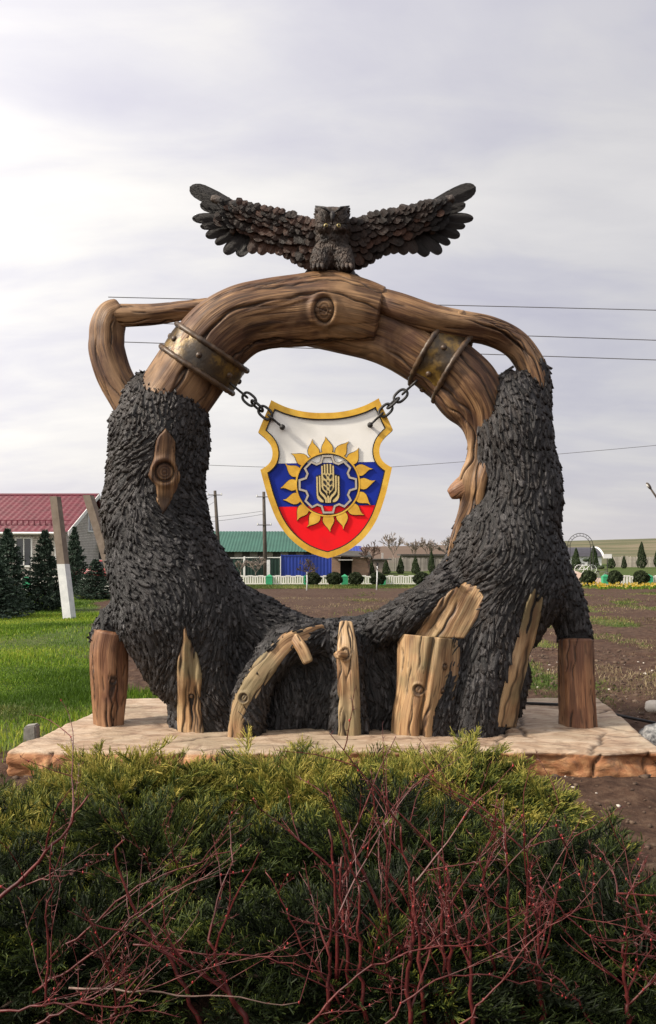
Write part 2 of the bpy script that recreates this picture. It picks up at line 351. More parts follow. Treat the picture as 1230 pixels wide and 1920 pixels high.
nt.links.new(nmix(nt, gf, soil, turf), b.inputs['Base Color']); b.inputs['Roughness'].default_value = 0.95; b.inputs['Specular IOR Level'].default_value = 0.15
bp = mk(nt, 'ShaderNodeBump', {'Strength': 0.9, 'Distance': 0.03, 'Height': nmath(nt, 'ADD', s1.outputs[0], nmath(nt, 'MULTIPLY', s3.outputs[0], 0.4))}); nt.links.new(bp.outputs[0], b.inputs['Normal'])
link('ground', gme, GM, smooth=True, kind='structure')

# far hillside
hx = np.linspace(-420, 520, 160); hy = np.linspace(125, 420, 40); X, Y = np.meshgrid(hx, hy)
ridge = 1.6+(1040-(1024-(np.clip(X, -200, 400)/250*F+HX-690)*0.0315))/F*250
ridge = np.clip(ridge, 0.5, 30)
prof = np.clip((Y-125)/125, 0, 1); prof = prof*prof*(3-2*prof)
Z = ridge*prof*np.where(Y > 250, 1.0, 1)+0.25*fbm(X, Y, 44, 3, 0.06)*prof-0.3
Z = np.where(Y > 250, Z-(Y-250)*0.03, Z)
nx, ny = len(hx), len(hy); i = np.arange(ny-1)[:, None]*nx+np.arange(nx-1)[None]
hme = npmesh('hill', np.stack([X, Y, Z], -1).reshape(-1, 3), np.stack([i, i+1, i+1+nx, i+nx], -1).reshape(-1, 4), attrs={'plough': np.clip((46-X)/14, 0, 1).ravel()})
HM = mat('dry_hillside', [(0.35, (0.065, 0.072, 0.03)), (0.5, (0.10, 0.095, 0.045)), (0.62, (0.17, 0.135, 0.085)), (0.75, (0.085, 0.052, 0.036))], scale=0.03, stretch=(1, 3.2, 1), detail=7, rough=0.95, bump=0, attr='plough', attrcols=((0.105, 0.062, 0.045), 0.85))
link('hill', hme, HM, smooth=True, kind='structure')

# paths
PATHM = mat('pink_gravel_path', [(0.3, (0.30, 0.20, 0.15)), (0.7, (0.45, 0.33, 0.26))], scale=3, rough=0.9)
def flat_poly(name, pts, m, z=0.02):
    me = bpy.data.meshes.new(name); me.from_pydata([(p[0], p[1], z) for p in pts], [], [tuple(range(len(pts)))]); me.update()
    return link(name, me, m, kind='structure')
flat_poly('path', [(13.0, 41.5), (15.4, 41.5), (21.0, 66.0), (25.6, 84.0), (24.0, 84.0), (18.3, 66.0)], PATHM, 0.05)
CONC = mat('pale_concrete', [(0.3, (0.33, 0.31, 0.29)), (0.7, (0.46, 0.44, 0.41))], scale=4, rough=0.9)
flat_poly('pavement', [(-30, 33.2), (-9.0, 33.2), (-9.0, 36.6), (-30, 36.6)], CONC, 0.05)

# ------------------------------------------------------------------ plinth slab
def rounded_slab():
    hxn, hyn, hzn = 2.4, 1.06, (SZ+0.12)/2; rad = 0.05
    Vs = []; Fs = []; base = 0
    def face(nu, nv, fn):
        nonlocal base
        u, v = np.meshgrid(np.linspace(-1, 1, nu), np.linspace(-1, 1, nv)); p = np.stack(fn(u, v), -1).reshape(-1, 3)
        i = np.arange(nv-1)[:, None]*nu+np.arange(nu-1)[None]
        Vs.append(p); Fs.append(np.stack([i, i+1, i+1+nu, i+nu], -1).reshape(-1, 4)+base); base += len(p)
    o = np.ones_like
    NX, NY, NZ = 290, 120, 16
    face(NX, NY, lambda u, v: (u, v, o(u)))
    face(NX, NZ, lambda u, v: (u, -o(u), v)); face(NX, NZ, lambda u, v: (-u, o(u), v))
    face(NY, NZ, lambda u, v: (o(u), u, v)); face(NY, NZ, lambda u, v: (-o(u), -u, v))
    V = np.vstack(Vs); Fc = np.vstack(Fs)
    H = np.array([hxn, hyn, hzn]); C = V*H; I = np.clip(C, -(H-rad), H-rad); d = C-I
    top = (V[:, 2] > 0.999); n = norm(d); n[top & (np.linalg.norm(d[:, :2], axis=1) < 1e-6)] = (0, 0, 1)
    C = I+n*rad; side = 1-np.clip(n[:, 2], 0, 1)
    x, y, z = C.T
    # chipped rocky faces on the sides, chiselled relief on top
    chip = 0.035*fbm(x*1.0+z*3, y*1.0+z*2, 71, 3, 4.0)+0.022*np.abs(fbm(x+y, z*2.2, 72, 3, 9.0))
    C += n*(side*(chip-0.012))[:, None]
    crk = np.zeros(len(C)); rg = np.random.default_rng(9)
    for k in range(11):         # vertical seams of the moulded stone blocks
        sx = -2.2+k*0.43+rg.uniform(-0.2, 0.2); g = rg.choice([0.0, 0.5, 1.0])*np.exp(-((x-sx-rg.uniform(-0.5, 0.5)*z-0.012*np.sin(z*40+k))/0.011)**2)*np.clip(side*2, 0, 1)*(np.abs(y) > hyn-0.12)
        C[:, 1] += np.where(y < 0, 1, -1)*0.03*g*(n[:, 2] < 0.9); crk = np.maximum(crk, g*0.9)
    tm = 1-np.clip(side*1.5, 0, 1)
    C[:, 2] += tm*(0.009*fbm(x*0.7, y*2.4, 73, 4, 3.0, 0.6)+0.004*np.minimum(fbm(x*0.5, y*3, 74, 3, 7.0), 0.2))
    for k in range(46):         # cut crack lines over the top
        px, py = rg.uniform(-2.3, 2.3), rg.uniform(-1, 1); an = rg.normal(0.1, 0.45) if k % 4 else rg.uniform(0.8, 2.2); L = rg.uniform(0.12, 0.6)
        ca, sa = math.cos(an), math.sin(an); u = (x-px)*ca+(y-py)*sa; w = -(x-px)*sa+(y-py)*ca+0.05*np.sin(u*5+k)+0.014*np.sin(u*21+k)+0.006*np.sin(u*60)
        tap = np.clip((L-np.abs(u))/0.1, 0, 1); g = np.exp(-(w/(0.007+0.011*tap))**2)*tap*tm
        C[:, 2] -= 0.014*g; crk = np.maximum(crk, g*0.9)
    # shear/stretch plan into the measured corners
    u = (C[:, 0]/hxn+1)/2; v = (C[:, 1]/hyn+1)/2; q = np.array(SL)
    pl = (q[0]*((1-u)*(1-v))[:, None]+q[1]*(u*(1-v))[:, None]+q[2]*(u*v)[:, None]+q[3]*((1-u)*v)[:, None])
    wob = 0.04*np.sin(C[:, 0]*2.1)+0.03*np.sin(C[:, 0]*5.3+1)+0.02*np.sin(C[:, 0]*11.3+2)
    zz = C[:, 2]+hzn-0.12
    V = np.stack([pl[:, 0], pl[:, 1]+wob*(v < 0.15)*0.6, zz], 1)
    return npmesh('stone_slab', V, Fc, uv=np.stack([y*1.0, x*0.6], 1), attrs={'crack': crk, 'side': np.clip(side*1.4, 0, 1)})
SLABM = bpy.data.materials.new('tan_moulded_stone'); SLABM.use_nodes = True; nt = SLABM.node_tree; b = nt.nodes['Principled BSDF']
tc = mk(nt, 'ShaderNodeTexCoord'); oc = tc.outputs['Object']
mp = mk(nt, 'ShaderNodeMapping', {0: oc, 3: (1.0, 2.6, 2.0)})
s1 = mk(nt, 'ShaderNodeTexNoise', {'Vector': mp.outputs[0], 'Scale': 4.5, 'Detail': 8.0, 'Roughness': 0.65, 'Distortion': 0.7}); s2 = mk(nt, 'ShaderNodeTexNoise', {'Vector': oc, 'Scale': 1.6, 'Detail': 4.0})
topc = nramp(nt, s1.outputs[0], [(0.28, (0.13, 0.08, 0.055)), (0.43, (0.32, 0.22, 0.15)), (0.58, (0.44, 0.335, 0.245)), (0.78, (0.54, 0.46, 0.37))])
topc = nmix(nt, nmath(nt, 'MULTIPLY', nramp(nt, s2.outputs[0], [(0.48, 0.0), (0.66, 1.0)]), 0.5), topc, (0.33, 0.28, 0.2))
sidec = nramp(nt, s1.outputs[0], [(0.28, (0.10, 0.04, 0.022)), (0.46, (0.29, 0.125, 0.055)), (0.6, (0.40, 0.21, 0.10)), (0.78, (0.50, 0.34, 0.20))])
sa = mk(nt, 'ShaderNodeAttribute', attribute_name='side'); ca = mk(nt, 'ShaderNodeAttribute', attribute_name='crack')
c = nmix(nt, nramp(nt, nmath(nt, 'ADD', sa.outputs['Fac'], nmath(nt, 'MULTIPLY', nmath(nt, 'SUBTRACT', s2.outputs[0], 0.5), 0.8)), [(0.35, 0.0), (0.75, 1.0)]), topc, sidec)
s4 = mk(nt, 'ShaderNodeTexNoise', {'Vector': oc, 'Scale': 6.5, 'Detail': 7.0, 'Roughness': 0.7}); c = nmix(nt, nmath(nt, 'MULTIPLY', nramp(nt, s4.outputs[0], [(0.54, 0.0), (0.66, 1.0)]), 0.6), c, (0.15, 0.095, 0.065))
c = nmix(nt, nmath(nt, 'MULTIPLY', ca.outputs['Fac'], 0.9, True), c, (0.045, 0.027, 0.018))
nt.links.new(c, b.inputs['Base Color']); b.inputs['Roughness'].default_value = 0.7; b.inputs['Specular IOR Level'].default_value = 0.3
bp = mk(nt, 'ShaderNodeBump', {'Strength': 0.9, 'Distance': 0.03, 'Height': s1.outputs[0]}); nt.links.new(bp.outputs[0], b.inputs['Normal'])
link('stone_plinth', rounded_slab(), SLABM, smooth=True, label='wide flat tan stone plinth with cracked top under the tree arch', category='plinth')
# ------------------------------------------------------------------ tree arch sculpture
YS = 6.82
ARCH = thing('tree_arch_sculpture', 'huge carved arch of dark bark trunks and bare wooden logs on stone plinth', 'sculpture', (0, YS, SZ))
RAD = {}
def tube_rows(rows, depth=0.95, Y=YS, step=0.06, nth=22):
    V, Fc, uv, c = sweep(ctrl_px(rows, Y), step=step, nth=nth, depth=depth); return V, Fc
BODY = [   # (rows px/py/half width/(distance), depth ratio)
    ([(288,704,30),(289,735,62),(301,775,87),(296,850,91),(291,900,92),(290,950,93),(296,1000,96),(308,1050,105),(325,1100,117),(345,1150,122),(365,1200,113),(384,1250,101),(402,1300,88),(405,1400,90)], 0.92),
    ([(360,1110,80),(420,1150,66),(480,1178,59),(540,1200,52),(600,1211,51),(680,1208,51),(745,1190,54),(815,1158,62),(890,1105,82)], 1.0),
    ([(978,700,32),(966,738,54),(958,790,73),(960,850,80),(972,900,81),(970,950,86),(956,1000,101),(950,1050,112),(944,1100,112),(928,1150,98),(902,1200,97),(885,1280,94),(872,1400,90)], 0.95),
    ([(1004,682,23),(1004,730,28),(990,800,40)], 1.0),
    ([(990,1020,48),(1026,1070,42),(1052,1115,34),(1068,1160,33),(1079,1205,29),(1081,1222,27)], 0.95),
    ([(262,1112,30),(230,1150,28),(209,1182,31),(204,1208,32)], 0.95),
    ([(452,1200,50),(448,1300,56),(450,1400,60)], 1.15),
    ([(540,1210,50),(540,1300,58),(540,1400,62)], 0.85),
    ([(625,1210,50),(628,1300,58),(630,1400,62)], 0.95),
    ([(705,1205,55),(705,1300,60),(705,1400,66)], 0.85),
    ([(790,1180,60),(785,1300,62),(780,1400,66)], 1.15),
    ([(600,1195,30,6.62),(545,1205,32,6.52),(505,1245,34,6.48),(478,1300,32,6.46),(466,1400,32,6.44)], 1.0),
    ([(640,1195,32,6.6),(652,1240,30,6.5),(655,1300,32,6.46),(656,1400,34,6.44)], 1.0),
    ([(700,1190,30,6.6),(780,1150,36,6.55),(850,1100,40,6.55)], 1.0),
    ([(860,1110,60,6.66),(838,1190,66,6.64),(815,1280,62,6.6),(800,1400,62,6.56)], 1.0),
    ([(935,1100,60,6.64),(922,1190,66,6.62),(900,1290,62,6.56),(885,1400,60,6.52)], 1.0),
]
mb = MB()
for rows, dp in BODY:
    V, Fc = tube_rows(rows, dp); mb.add(V, Fc)
def remeshed(mb, voxel, smooth):
    me = mb.mesh('tmp'); o = bpy.data.objects.new('tmp', me); COL.objects.link(o)
    r = o.modifiers.new('r', 'REMESH'); r.mode = 'VOXEL'; r.voxel_size = voxel; r.use_smooth_shade = True
    s = o.modifiers.new('s', 'SMOOTH'); s.factor = 0.5; s.iterations = smooth
    dg = bpy.context.evaluated_depsgraph_get(); out = bpy.data.meshes.new_from_object(o.evaluated_get(dg))
    bpy.data.objects.remove(o); bpy.data.meshes.remove(me); return out
body = remeshed(mb, 0.032, 7); body.name = 'bark_trunk'
bco = np.empty(len(body.vertices)*3, np.float32); body.vertices.foreach_get('co', bco); bco = bco.reshape(-1, 3).astype(float)
bno = np.empty(len(body.vertices)*3, np.float32); body.vertices.foreach_get('normal', bno); bno = bno.reshape(-1, 3).astype(float)
lump = 0.02*fbm(bco[:, 0]+bco[:, 1]*0.7, bco[:, 2]-bco[:, 1]*0.5, 51, 3, 5.0)
keep = bco[:, 2] > SZ+0.15
bco = bco+bno*lump[:, None]; bco[:, 2] = np.maximum(bco[:, 2], SZ-0.06)
body.vertices.foreach_set('co', bco.astype(np.float32).ravel()); body.update()
body.materials.clear(); trunk = link('bark_trunk', body, BARK, ARCH, smooth=True)
BVH = BVHTree.FromPolygons([tuple(v) for v in bco], [tuple(p.vertices) for p in body.polygons])

WOODTUBES = []      # for keeping bark off the bare wood
def log(name, rows, m, fn=None, Y=YS, depth=1.0, step=0.009, nth=150, parent=None, grow=0.8, endround=True):
    c = ctrl_px(rows, Y); V, Fc, uv, crk = sweep(c, step=step, nth=nth, depth=depth, fn=fn, endround=endround)
    V[:, 2] = np.maximum(V[:, 2], SZ-0.04)
    o = link(name, npmesh(name, V, Fc, uv, {'crack': crk}), m, parent or ARCH, smooth=True)
    cc, s = catmull(c, step=0.03); WOODTUBES.append((cc[:, :3], cc[:, 3]*grow)); return o
def grooved(fn):
    """split the front of the stump into two slabs"""
    def g2(S, TH, R, L):
        o, c = fn(S, TH, R, L); g = np.exp(-((TH-0.02-0.12*np.sin(S*4))/0.10)**2); return o-0.055*g-0.02*np.exp(-((TH+0.85)/0.12)**2), np.maximum(c, 0.75*np.exp(-((TH-0.02-0.12*np.sin(S*4))/0.05)**2))
    return g2
# main arch, left log with a cut end lying over the right log
log('arch_log', [(262,840,60),(290,795,66),(335,730,68),(378,668,69),(412,628,68),(455,600,65),(505,588,64),(560,583,66),(620,578,67,6.80),(675,585,60,6.76),(713,592,52,6.74)], WOOD,
    flutes(5, 0.016, 3, 30, 0.020, 0.0075, knots=((2.16, 0.36, 0.10),)), nth=230, step=0.008)
log('arch_log', [(540,598,44,6.92),(620,607,52,6.92),(700,619,58,6.90),(745,635,59,6.86),(790,662,58,6.83),(838,694,59),(876,735,62),(901,775,52,6.8),(908,820,36,6.78),(905,865,32,6.77),(893,905,34,6.76),(888,945,28,6.76),(874,985,22,6.75),(862,1020,20,6.74),(847,1065,12,6.75)], WOOD, flutes(5, 0.018, 8, 26, 0.020, 0.0075), nth=200)
log('branch_stub', [(893,898,20,6.76),(872,912,20,6.74),(855,922,15,6.73),(846,927,10,6.73)], RUST, flutes(4, 0.008, 16, 6, 0.008, 0.005), nth=80)
log('branch', [(226,578,20),(209,590,27),(200,612,30),(198,635,30),(199,660,31),(213,705,31),(238,750,31),(262,795,30)], WOOD, flutes(4, 0.014, 21, 16, 0.016, 0.006), nth=120)
log('branch', [(405,572,14),(345,583,18),(290,590,20),(240,592,22),(208,592,22)], WOOD, flutes(4, 0.012, 25, 12, 0.016, 0.006), nth=100)
log('branch', [(690,556,20,6.7),(745,577,26,6.62),(805,598,26,6.6),(862,610,25,6.65),(915,620,24,6.75),(958,640,24),(985,670,24),(1003,712,25),(1006,750,22)], WOOD, flutes(4, 0.012, 23, 18, 0.016, 0.006), nth=120)
log('branch_stub', [(850,612,16,6.62),(862,596,13,6.62),(868,590,9,6.63)], WOOD, flutes(3, 0.006, 24, 4, 0.006, 0.004), nth=60)
log('support_leg', [(212,1185,32,6.76),(206,1220,33,6.76),(205,1270,32,6.75),(204,1320,28,6.74),(204,1372,24,6.73)], RUST, flutes(5, 0.02, 31, 18, 0.014, 0.006, knots=((0.40, -0.5, 0.022),)), nth=130)
log('support_leg', [(1081,1200,31,6.74),(1082,1240,32,6.72),(1083,1300,32,6.70),(1085,1345,33,6.69),(1086,1376,36,6.69)], RUST, flutes(5, 0.014, 33, 22, 0.012, 0.006), nth=130)
log('root', [(604,1180,8,6.56),(575,1192,15,6.49),(540,1206,20,6.45),(506,1243,22,6.41),(476,1286,22,6.39),(457,1326,21,6.38),(449,1360,19,6.37),(446,1400,20,6.36)], PALE, flutes(4, 0.010, 41, 12, 0.014, 0.006, knots=((0.86, 0.3, 0.03),)), nth=90, grow=0.97)
log('root_stub', [(552,1196,10,6.42),(566,1216,11,6.37),(577,1240,10,6.35)], PALE, flutes(3, 0.005, 42, 4, 0.006, 0.005), nth=60)
log('root', [(648,1170,11,6.54),(650,1212,17,6.41),(652,1260,19,6.37),(654,1320,20,6.36),(657,1400,22,6.34)], PALE, flutes(4, 0.012, 43, 12, 0.014, 0.006, knots=((0.28, 0.2, 0.034),)), nth=100)
log('root_stub', [(646,1228,8,6.34),(633,1228,8,6.27)], PALE, flutes(3, 0.003, 44, 3, 0.004, 0.004), nth=48)
log('stump', [(809,1194,57,6.47),(804,1250,55,6.45),(797,1300,52,6.44),(788,1345,49,6.43),(784,1400,48,6.43)], PALE, grooved(flutes(5, 0.03, 47, 22, 0.02, 0.007, knots=((0.42, 0.36, 0.036), (0.22, -0.5, 0.022), (0.40, -0.62, 0.02)))), nth=190, depth=0.8, grow=0.72, endround=False)

PATCHES = []
def patch(name, poly, m, ang, height=0.035, edge=10.0, seed=1, cracks=8, knots=(), flut=0.012, step=1.7):
    """bare wood let into the bark: a raised piece laid on the trunk surface inside an outline"""
    poly = np.array(poly, float); x0, y0 = poly.min(0)-4; x1, y1 = poly.max(0)+4
    gx = np.arange(x0, x1, step); gy = np.arange(y0, y1, step); PX, PY = np.meshgrid(gx, gy); sdv = polysd(PX, PY, poly)
    ca, sa = math.cos(ang), math.sin(ang); rg = np.random.default_rng(seed); k = 6.4/F
    cx, cy = poly.mean(0); AC = ((PX-cx)*ca+(PY-cy)*sa)*k; AL = (-(PX-cx)*sa+(PY-cy)*ca)*k      # across / along the grain
    L = (AL.max()-AL.min()); Wd = AC.max()-AC.min(); off = np.zeros_like(AC); crk = np.zeros_like(AC)
    AW = AC.copy()
    for ka, kl, kr in knots:
        d = AC-ka; g = np.exp(-((AL-kl)/(kr*2.6))**2); AW = ka+np.sign(d)*np.sqrt(np.maximum(d*d-(kr*1.2)**2*g, 0))
    off += flut*np.sin(AW/Wd*9+rg.uniform(0, 6)+np.sin(AL*4))+flut*0.4*np.sin(AW/Wd*31+np.sin(AL*3)*2)
    for q in range(cracks):
        a0 = rg.uniform(-0.5, 0.5)*Wd; l0 = rg.uniform(-0.6, 0.2)*L; ln = rg.uniform(0.3, 0.8)*L; w = 0.0085*rg.uniform(0.7, 1.5)
        d = np.abs(AW-a0-0.016*np.sin(AL*rg.uniform(4, 9)+rg.uniform(0, 6))-0.004*np.sin(AL*40)); u = (AL-l0)/ln; tap = np.clip(np.minimum(u, 1-u)*6, 0, 1)
        g = np.exp(-(d/w)**2)*tap; off -= 0.014*g; crk = np.maximum(crk, g)
    for ka, kl, kr in knots:
        rr = np.hypot(AC-ka, AL-kl); ins = rr < kr; g = np.exp(-((rr-kr)/0.009)**2); ring = 0.5+0.5*np.sin(rr/kr*19)
        off = np.where(ins, -0.004+0.005*ring, off)-0.02*g+0.016*np.exp(-((rr-kr*1.4)/(kr*0.35))**2); crk = np.where(ins, 0.55*(1-ring)+0.15, crk); crk = np.maximum(crk, g)
    prof = np.clip((sdv+2)/edge, 0, 1); prof = prof*prof*(3-2*prof)
    ok = sdv > -3; idx = -np.ones(PX.shape, int); V = []; uv = []; cr = []
    o = Vector((0, 0, CH))
    for j, i in zip(*np.nonzero(ok)):
        d = Vector(((PX[j, i]-HX)/F, 1, -(PY[j, i]-HY)/F)).normalized(); h = BVH.ray_cast(o, d)
        if h[0] is None: continue
        p = h[0]-Vector((d.x, d.y, d.z*0.3))*(height*prof[j, i]-0.03*(1-prof[j, i])+off[j, i]*prof[j, i])
        idx[j, i] = len(V); V.append((p.x, p.y, max(p.z, SZ-0.03))); uv.append((AC[j, i], AL[j, i])); cr.append(crk[j, i])
    a, b, c, d = idx[:-1, :-1], idx[:-1, 1:], idx[1:, 1:], idx[1:, :-1]; g = (a >= 0) & (b >= 0) & (c >= 0) & (d >= 0)
    Fc = np.stack([a[g], d[g], c[g], b[g]], 1)
    PATCHES.append(poly); return link(name, npmesh(name, np.array(V), Fc, np.array(uv), {'crack': np.array(cr)}), m, ARCH, smooth=True)
patch('knot_panel', [(311,800),(331,828),(330,865),(342,893),(333,920),(318,950),(304,972),(292,940),(291,912),(274,892),(287,860),(290,822)], WOOD, 0.02, 0.022, 7, 61, 8, knots=((0.0, -0.01, 0.075),))
patch('bare_wood_panel', [(343,1158),(353,1190),(372,1225),(381,1262),(377,1310),(385,1384),(330,1384),(331,1300),(330,1240),(340,1205)], PALE, 0.0, 0.026, 7, 62, 9, knots=((0.02, 0.17, 0.018),))
patch('hollow_panel', [(838,1108),(872,1090),(900,1098),(910,1120),(897,1160),(872,1199),(772,1197),(800,1155),(822,1125)], PALE, 0.5, 0.014, 6, 63, 9, flut=0.006)
patch('bare_wood_panel', [(1000,1095),(1020,1120),(1018,1145),(1004,1205),(988,1262),(978,1300),(972,1366),(928,1366),(936,1310),(954,1240),(972,1180),(985,1130)], PALE, 0.22, 0.024, 7, 64, 8)

# ---- bark scales
def scale_mesh(seed, nu=5, nv=5):
    rg = np.random.default_rng(seed); v = np.linspace(0, 1, nv); V = []; 
    for j, t in enumerate(v):
        w = 0.5*(math.sin(math.pi*min(1, 0.13+0.80*t))**0.8)*(1+0.25*rg.uniform(-1, 1)); cx = 0.14*rg.normal()
        for i in range(nu):
            a = -1+2*i/(nu-1); V.append((cx*0.4+a*w, t-0.5, (1-a*a)*0.36*(0.8+0.3*t)+0.14*t*t*t-0.12+0.10*rg.normal()))
    Fc = [(j*nu+i, j*nu+i+1, (j+1)*nu+i+1, (j+1)*nu+i) for j in range(nv-1) for i in range(nu-1)]
    n = len(V)
    for i in range(nu): V.append((V[(nv-1)*nu+i][0]*0.9, V[(nv-1)*nu+i][1]-0.04, -0.18))      # lip under the raised tip
    Fc += [((nv-1)*nu+i, (nv-1)*nu+i+1, n+i+1, n+i) for i in range(nu-1)]
    return np.array(V), np.array(Fc)
SCALES = [scale_mesh(k) for k in range(6)]
area = np.zeros(len(body.polygons)); body.polygons.foreach_get('area', area)
pidx = NR.choice(len(area), 90000, p=area/area.sum())
polyv = np.array([list(p.vertices)[:4] if len(p.vertices) > 3 else list(p.vertices)+[p.vertices[0]] for p in body.polygons])
u, v = NR.random(90000), NR.random(90000); q = bco[polyv[pidx]]
pts = q[:, 0]*((1-u)*(1-v))[:, None]+q[:, 1]*(u*(1-v))[:, None]+q[:, 2]*(u*v)[:, None]+q[:, 3]*((1-u)*v)[:, None]
pn = np.zeros(len(area)*3); body.polygons.foreach_get('normal', pn); nrm = pn.reshape(-1, 3)[pidx]
ok = pts[:, 2] > SZ+0.0
PXp = HX+pts[:, 0]/pts[:, 1]*F; PYp = HY-(pts[:, 2]-CH)/pts[:, 1]*F
front = nrm[:, 1] < 0.25
for poly in PATCHES: ok &= ~((polysd(PXp, PYp, poly) > 0.0) & front)
for cc, rr in WOODTUBES:
    best = np.full(len(pts), 9.0)
    for c0, r0 in zip(cc, rr): best = np.minimum(best, np.linalg.norm((pts-c0), axis=1)-r0)
    ok &= best > 0.0
pts, nrm = pts[ok], nrm[ok]
grid = {}; sel = []
for i, p in enumerate(pts):
    key = (int(p[0]//0.05), int(p[1]//0.05), int(p[2]//0.05)); bad = False
    for a in (-1, 0, 1):
        for b_ in (-1, 0, 1):
            for c_ in (-1, 0, 1):
                for j in grid.get((key[0]+a, key[1]+b_, key[2]+c_), ()):
                    if np.sum((pts[j]-p)**2) < 0.0345**2: bad = True; break
                if bad: break
            if bad: break
        if bad: break
    if not bad: grid.setdefault(key, []).append(i); sel.append(i)
pts, nrm = pts[sel], nrm[sel]
# direction of growth: along the nearest limbs, downwards
flow = np.zeros_like(pts)
for rows, dp in BODY:
    cc, s = catmull(ctrl_px(rows, YS), step=0.05); T = norm(np.gradient(cc[:, :3], axis=0)); T *= np.where(T[:, 2] > 0, -1, 1)[:, None]
    for c0, t0 in zip(cc, T):
        d = np.linalg.norm(pts-c0[:3], axis=1)/c0[3]; flow += (np.exp(-(d/0.75)**2)+1e-6)[:, None]*t0
flow = flow-nrm*np.sum(flow*nrm, 1, keepdims=True); flow = norm(flow)
wv = 0.5*fbm(pts[:, 0]*1.0, pts[:, 2]*1.0, 91, 2, 4.0)+NR.normal(0, 0.15, len(pts)); side = np.cross(nrm, flow)
flow = norm(flow*np.cos(wv)[:, None]+side*np.sin(wv)[:, None]); side = np.cross(flow, nrm)
ln = 0.118*np.exp(NR.normal(0, 0.3, len(pts))); wd = 0.041*np.exp(NR.normal(0, 0.34, len(pts)))
ln *= 1+0.18*fbm(pts[:, 0], pts[:, 2], 92, 2, 2.0); hh = NR.uniform(0.018, 0.06, len(pts))
tilt = NR.uniform(-0.05, 0.10, len(pts)); fl2 = norm(flow+nrm*tilt[:, None]); nr2 = np.cross(side, fl2)
face = -nrm[:, 1]*ln*wd; face[nrm[:, 1] > -0.55] = 0
order = np.argsort(-face); single = set(order[:300].tolist())
SCALE1 = mat('dark_bark_scale_single', [(0.28, (0.006, 0.0054, 0.006)), (0.5, (0.015, 0.0135, 0.0142)), (0.75, (0.042, 0.038, 0.0385))], scale=2.2, rough=0.5, bump=0.5, bscale=6, bdist=0.02, rnd=0.55, spec=0.32)
smesh = []
for V, Fc in SCALES:
    me = npmesh('bark_scale', V, Fc); me.materials.append(SCALE1); me.polygons.foreach_set('use_smooth', np.ones(len(me.polygons), bool)); smesh.append(me)
AV = []; AF = []; AT = []; base = 0
for i in range(len(pts)):
    k = i % 6
    if i in single:
        o = link('bark_scale', smesh[k], None, trunk); M = Matrix.Identity(4)
        for r in range(3): M[r][0] = side[i, r]*wd[i]; M[r][1] = fl2[i, r]*ln[i]; M[r][2] = nr2[i, r]*hh[i]; M[r][3] = pts[i, r]
        o.matrix_basis = M
    else:
        V, Fc = SCALES[k]; W3 = pts[i]+V[:, :1]*side[i]*wd[i]+V[:, 1:2]*fl2[i]*ln[i]+V[:, 2:]*nr2[i]*hh[i]
        AV.append(W3); AF.append(Fc+base); base += len(V); AT.append(np.full(len(V), NR.random()**2.0*0.9)*np.clip(0.3+V[:, 1]+0.6, 0, 1))
link('bark_scales', npmesh('bark_scales', np.vstack(AV), np.vstack(AF), attrs={'tint': np.concatenate(AT)}), SCALE, trunk, smooth=True, kind='stuff')

# ---- metal bands round the log
BRASS = mat('tarnished_brass_paint', [(0.35, (0.022, 0.014, 0.008)), (0.5, (0.055, 0.034, 0.014)), (0.62, (0.20, 0.12, 0.025)), (0.75, (0.40, 0.27, 0.06))], scale=5.5, rough=0.42, spec=0.6, metal=0.25, bump=0.5, bscale=20)
RIM = mat('dark_bronze_rim', [(0.35, (0.03, 0.018, 0.012)), (0.7, (0.12, 0.07, 0.035))], scale=14, rough=0.45, spec=0.5, bump=0.4)
IRON = mat('black_iron', [(0.3, (0.012, 0.012, 0.013)), (0.7, (0.03, 0.028, 0.027))], scale=30, rough=0.5, spec=0.5, bump=0.3)
def ring_rows(c, ax, rad, tilt):
    ax = Vector(ax).normalized(); b = Vector((0, -1, 0)); b = (b-ax*b.dot(ax)).normalized(); b = (b+ax*tilt).normalized(); n = ax.cross(Vector((0, -1, 0))).normalized()
    return b, n
def band(c1, c2, r1, r2, tilt):
    p1, p2 = P(*c1, YS), P(*c2, YS); k = YS/F; ax = (p2-p1).normalized(); N = 72
    b, n = ring_rows(p1, ax, r1, tilt)
    def ringpt(c, r, a): return c+(b*math.cos(a)+n*math.sin(a))*r
    m = MB(); rows = 7; vs = []; fs = []
    for j in range(rows):
        t = j/(rows-1); c = p1.lerp(p2, t); r = (r1+(r2-r1)*t)*k
        for i in range(N):
            a = 2*math.pi*i/N; vs.append(ringpt(c, r*1.0+0.004*math.sin(a*9+j)+0.003*math.sin(a*23+j*2), a))
    for j in range(rows-1):
        for i in range(N): i2 = (i+1) % N; fs.append((j*N+i, j*N+i2, (j+1)*N+i2, (j+1)*N+i))
    B = MB().add(vs, fs).build('metal_band', BRASS, ARCH, smooth=True)
    for c, r in ((p1, r1), (p2, r2)):
        q = [ringpt(c, r*k+0.006+0.004*math.sin(i*1.7), 2*math.pi*i/N) for i in range(N+1)]
        MB().tube(q, [0.023+0.003*math.sin(i*2.3) for i in range(N+1)], 10, False).build('rim', RIM, B, smooth=True)
    for a in (-1.0, -0.1, 0.75, 1.5, -1.9, 2.6):
        c = p1.lerp(p2, 0.5); r = (r1+r2)/2*k; d = b*math.cos(a)+n*math.sin(a); rot = d.to_track_quat('Z', 'Y').to_matrix()
        MB().ell(c+d*(r+0.004), (0.026, 0.026, 0.02), 12, 8, rot).build('rivet', RIM, B, smooth=True)
    return B
band((398,652), (370,694), 75, 76, 0.12)
band((803,663), (849,692), 62, 66, -0.12)
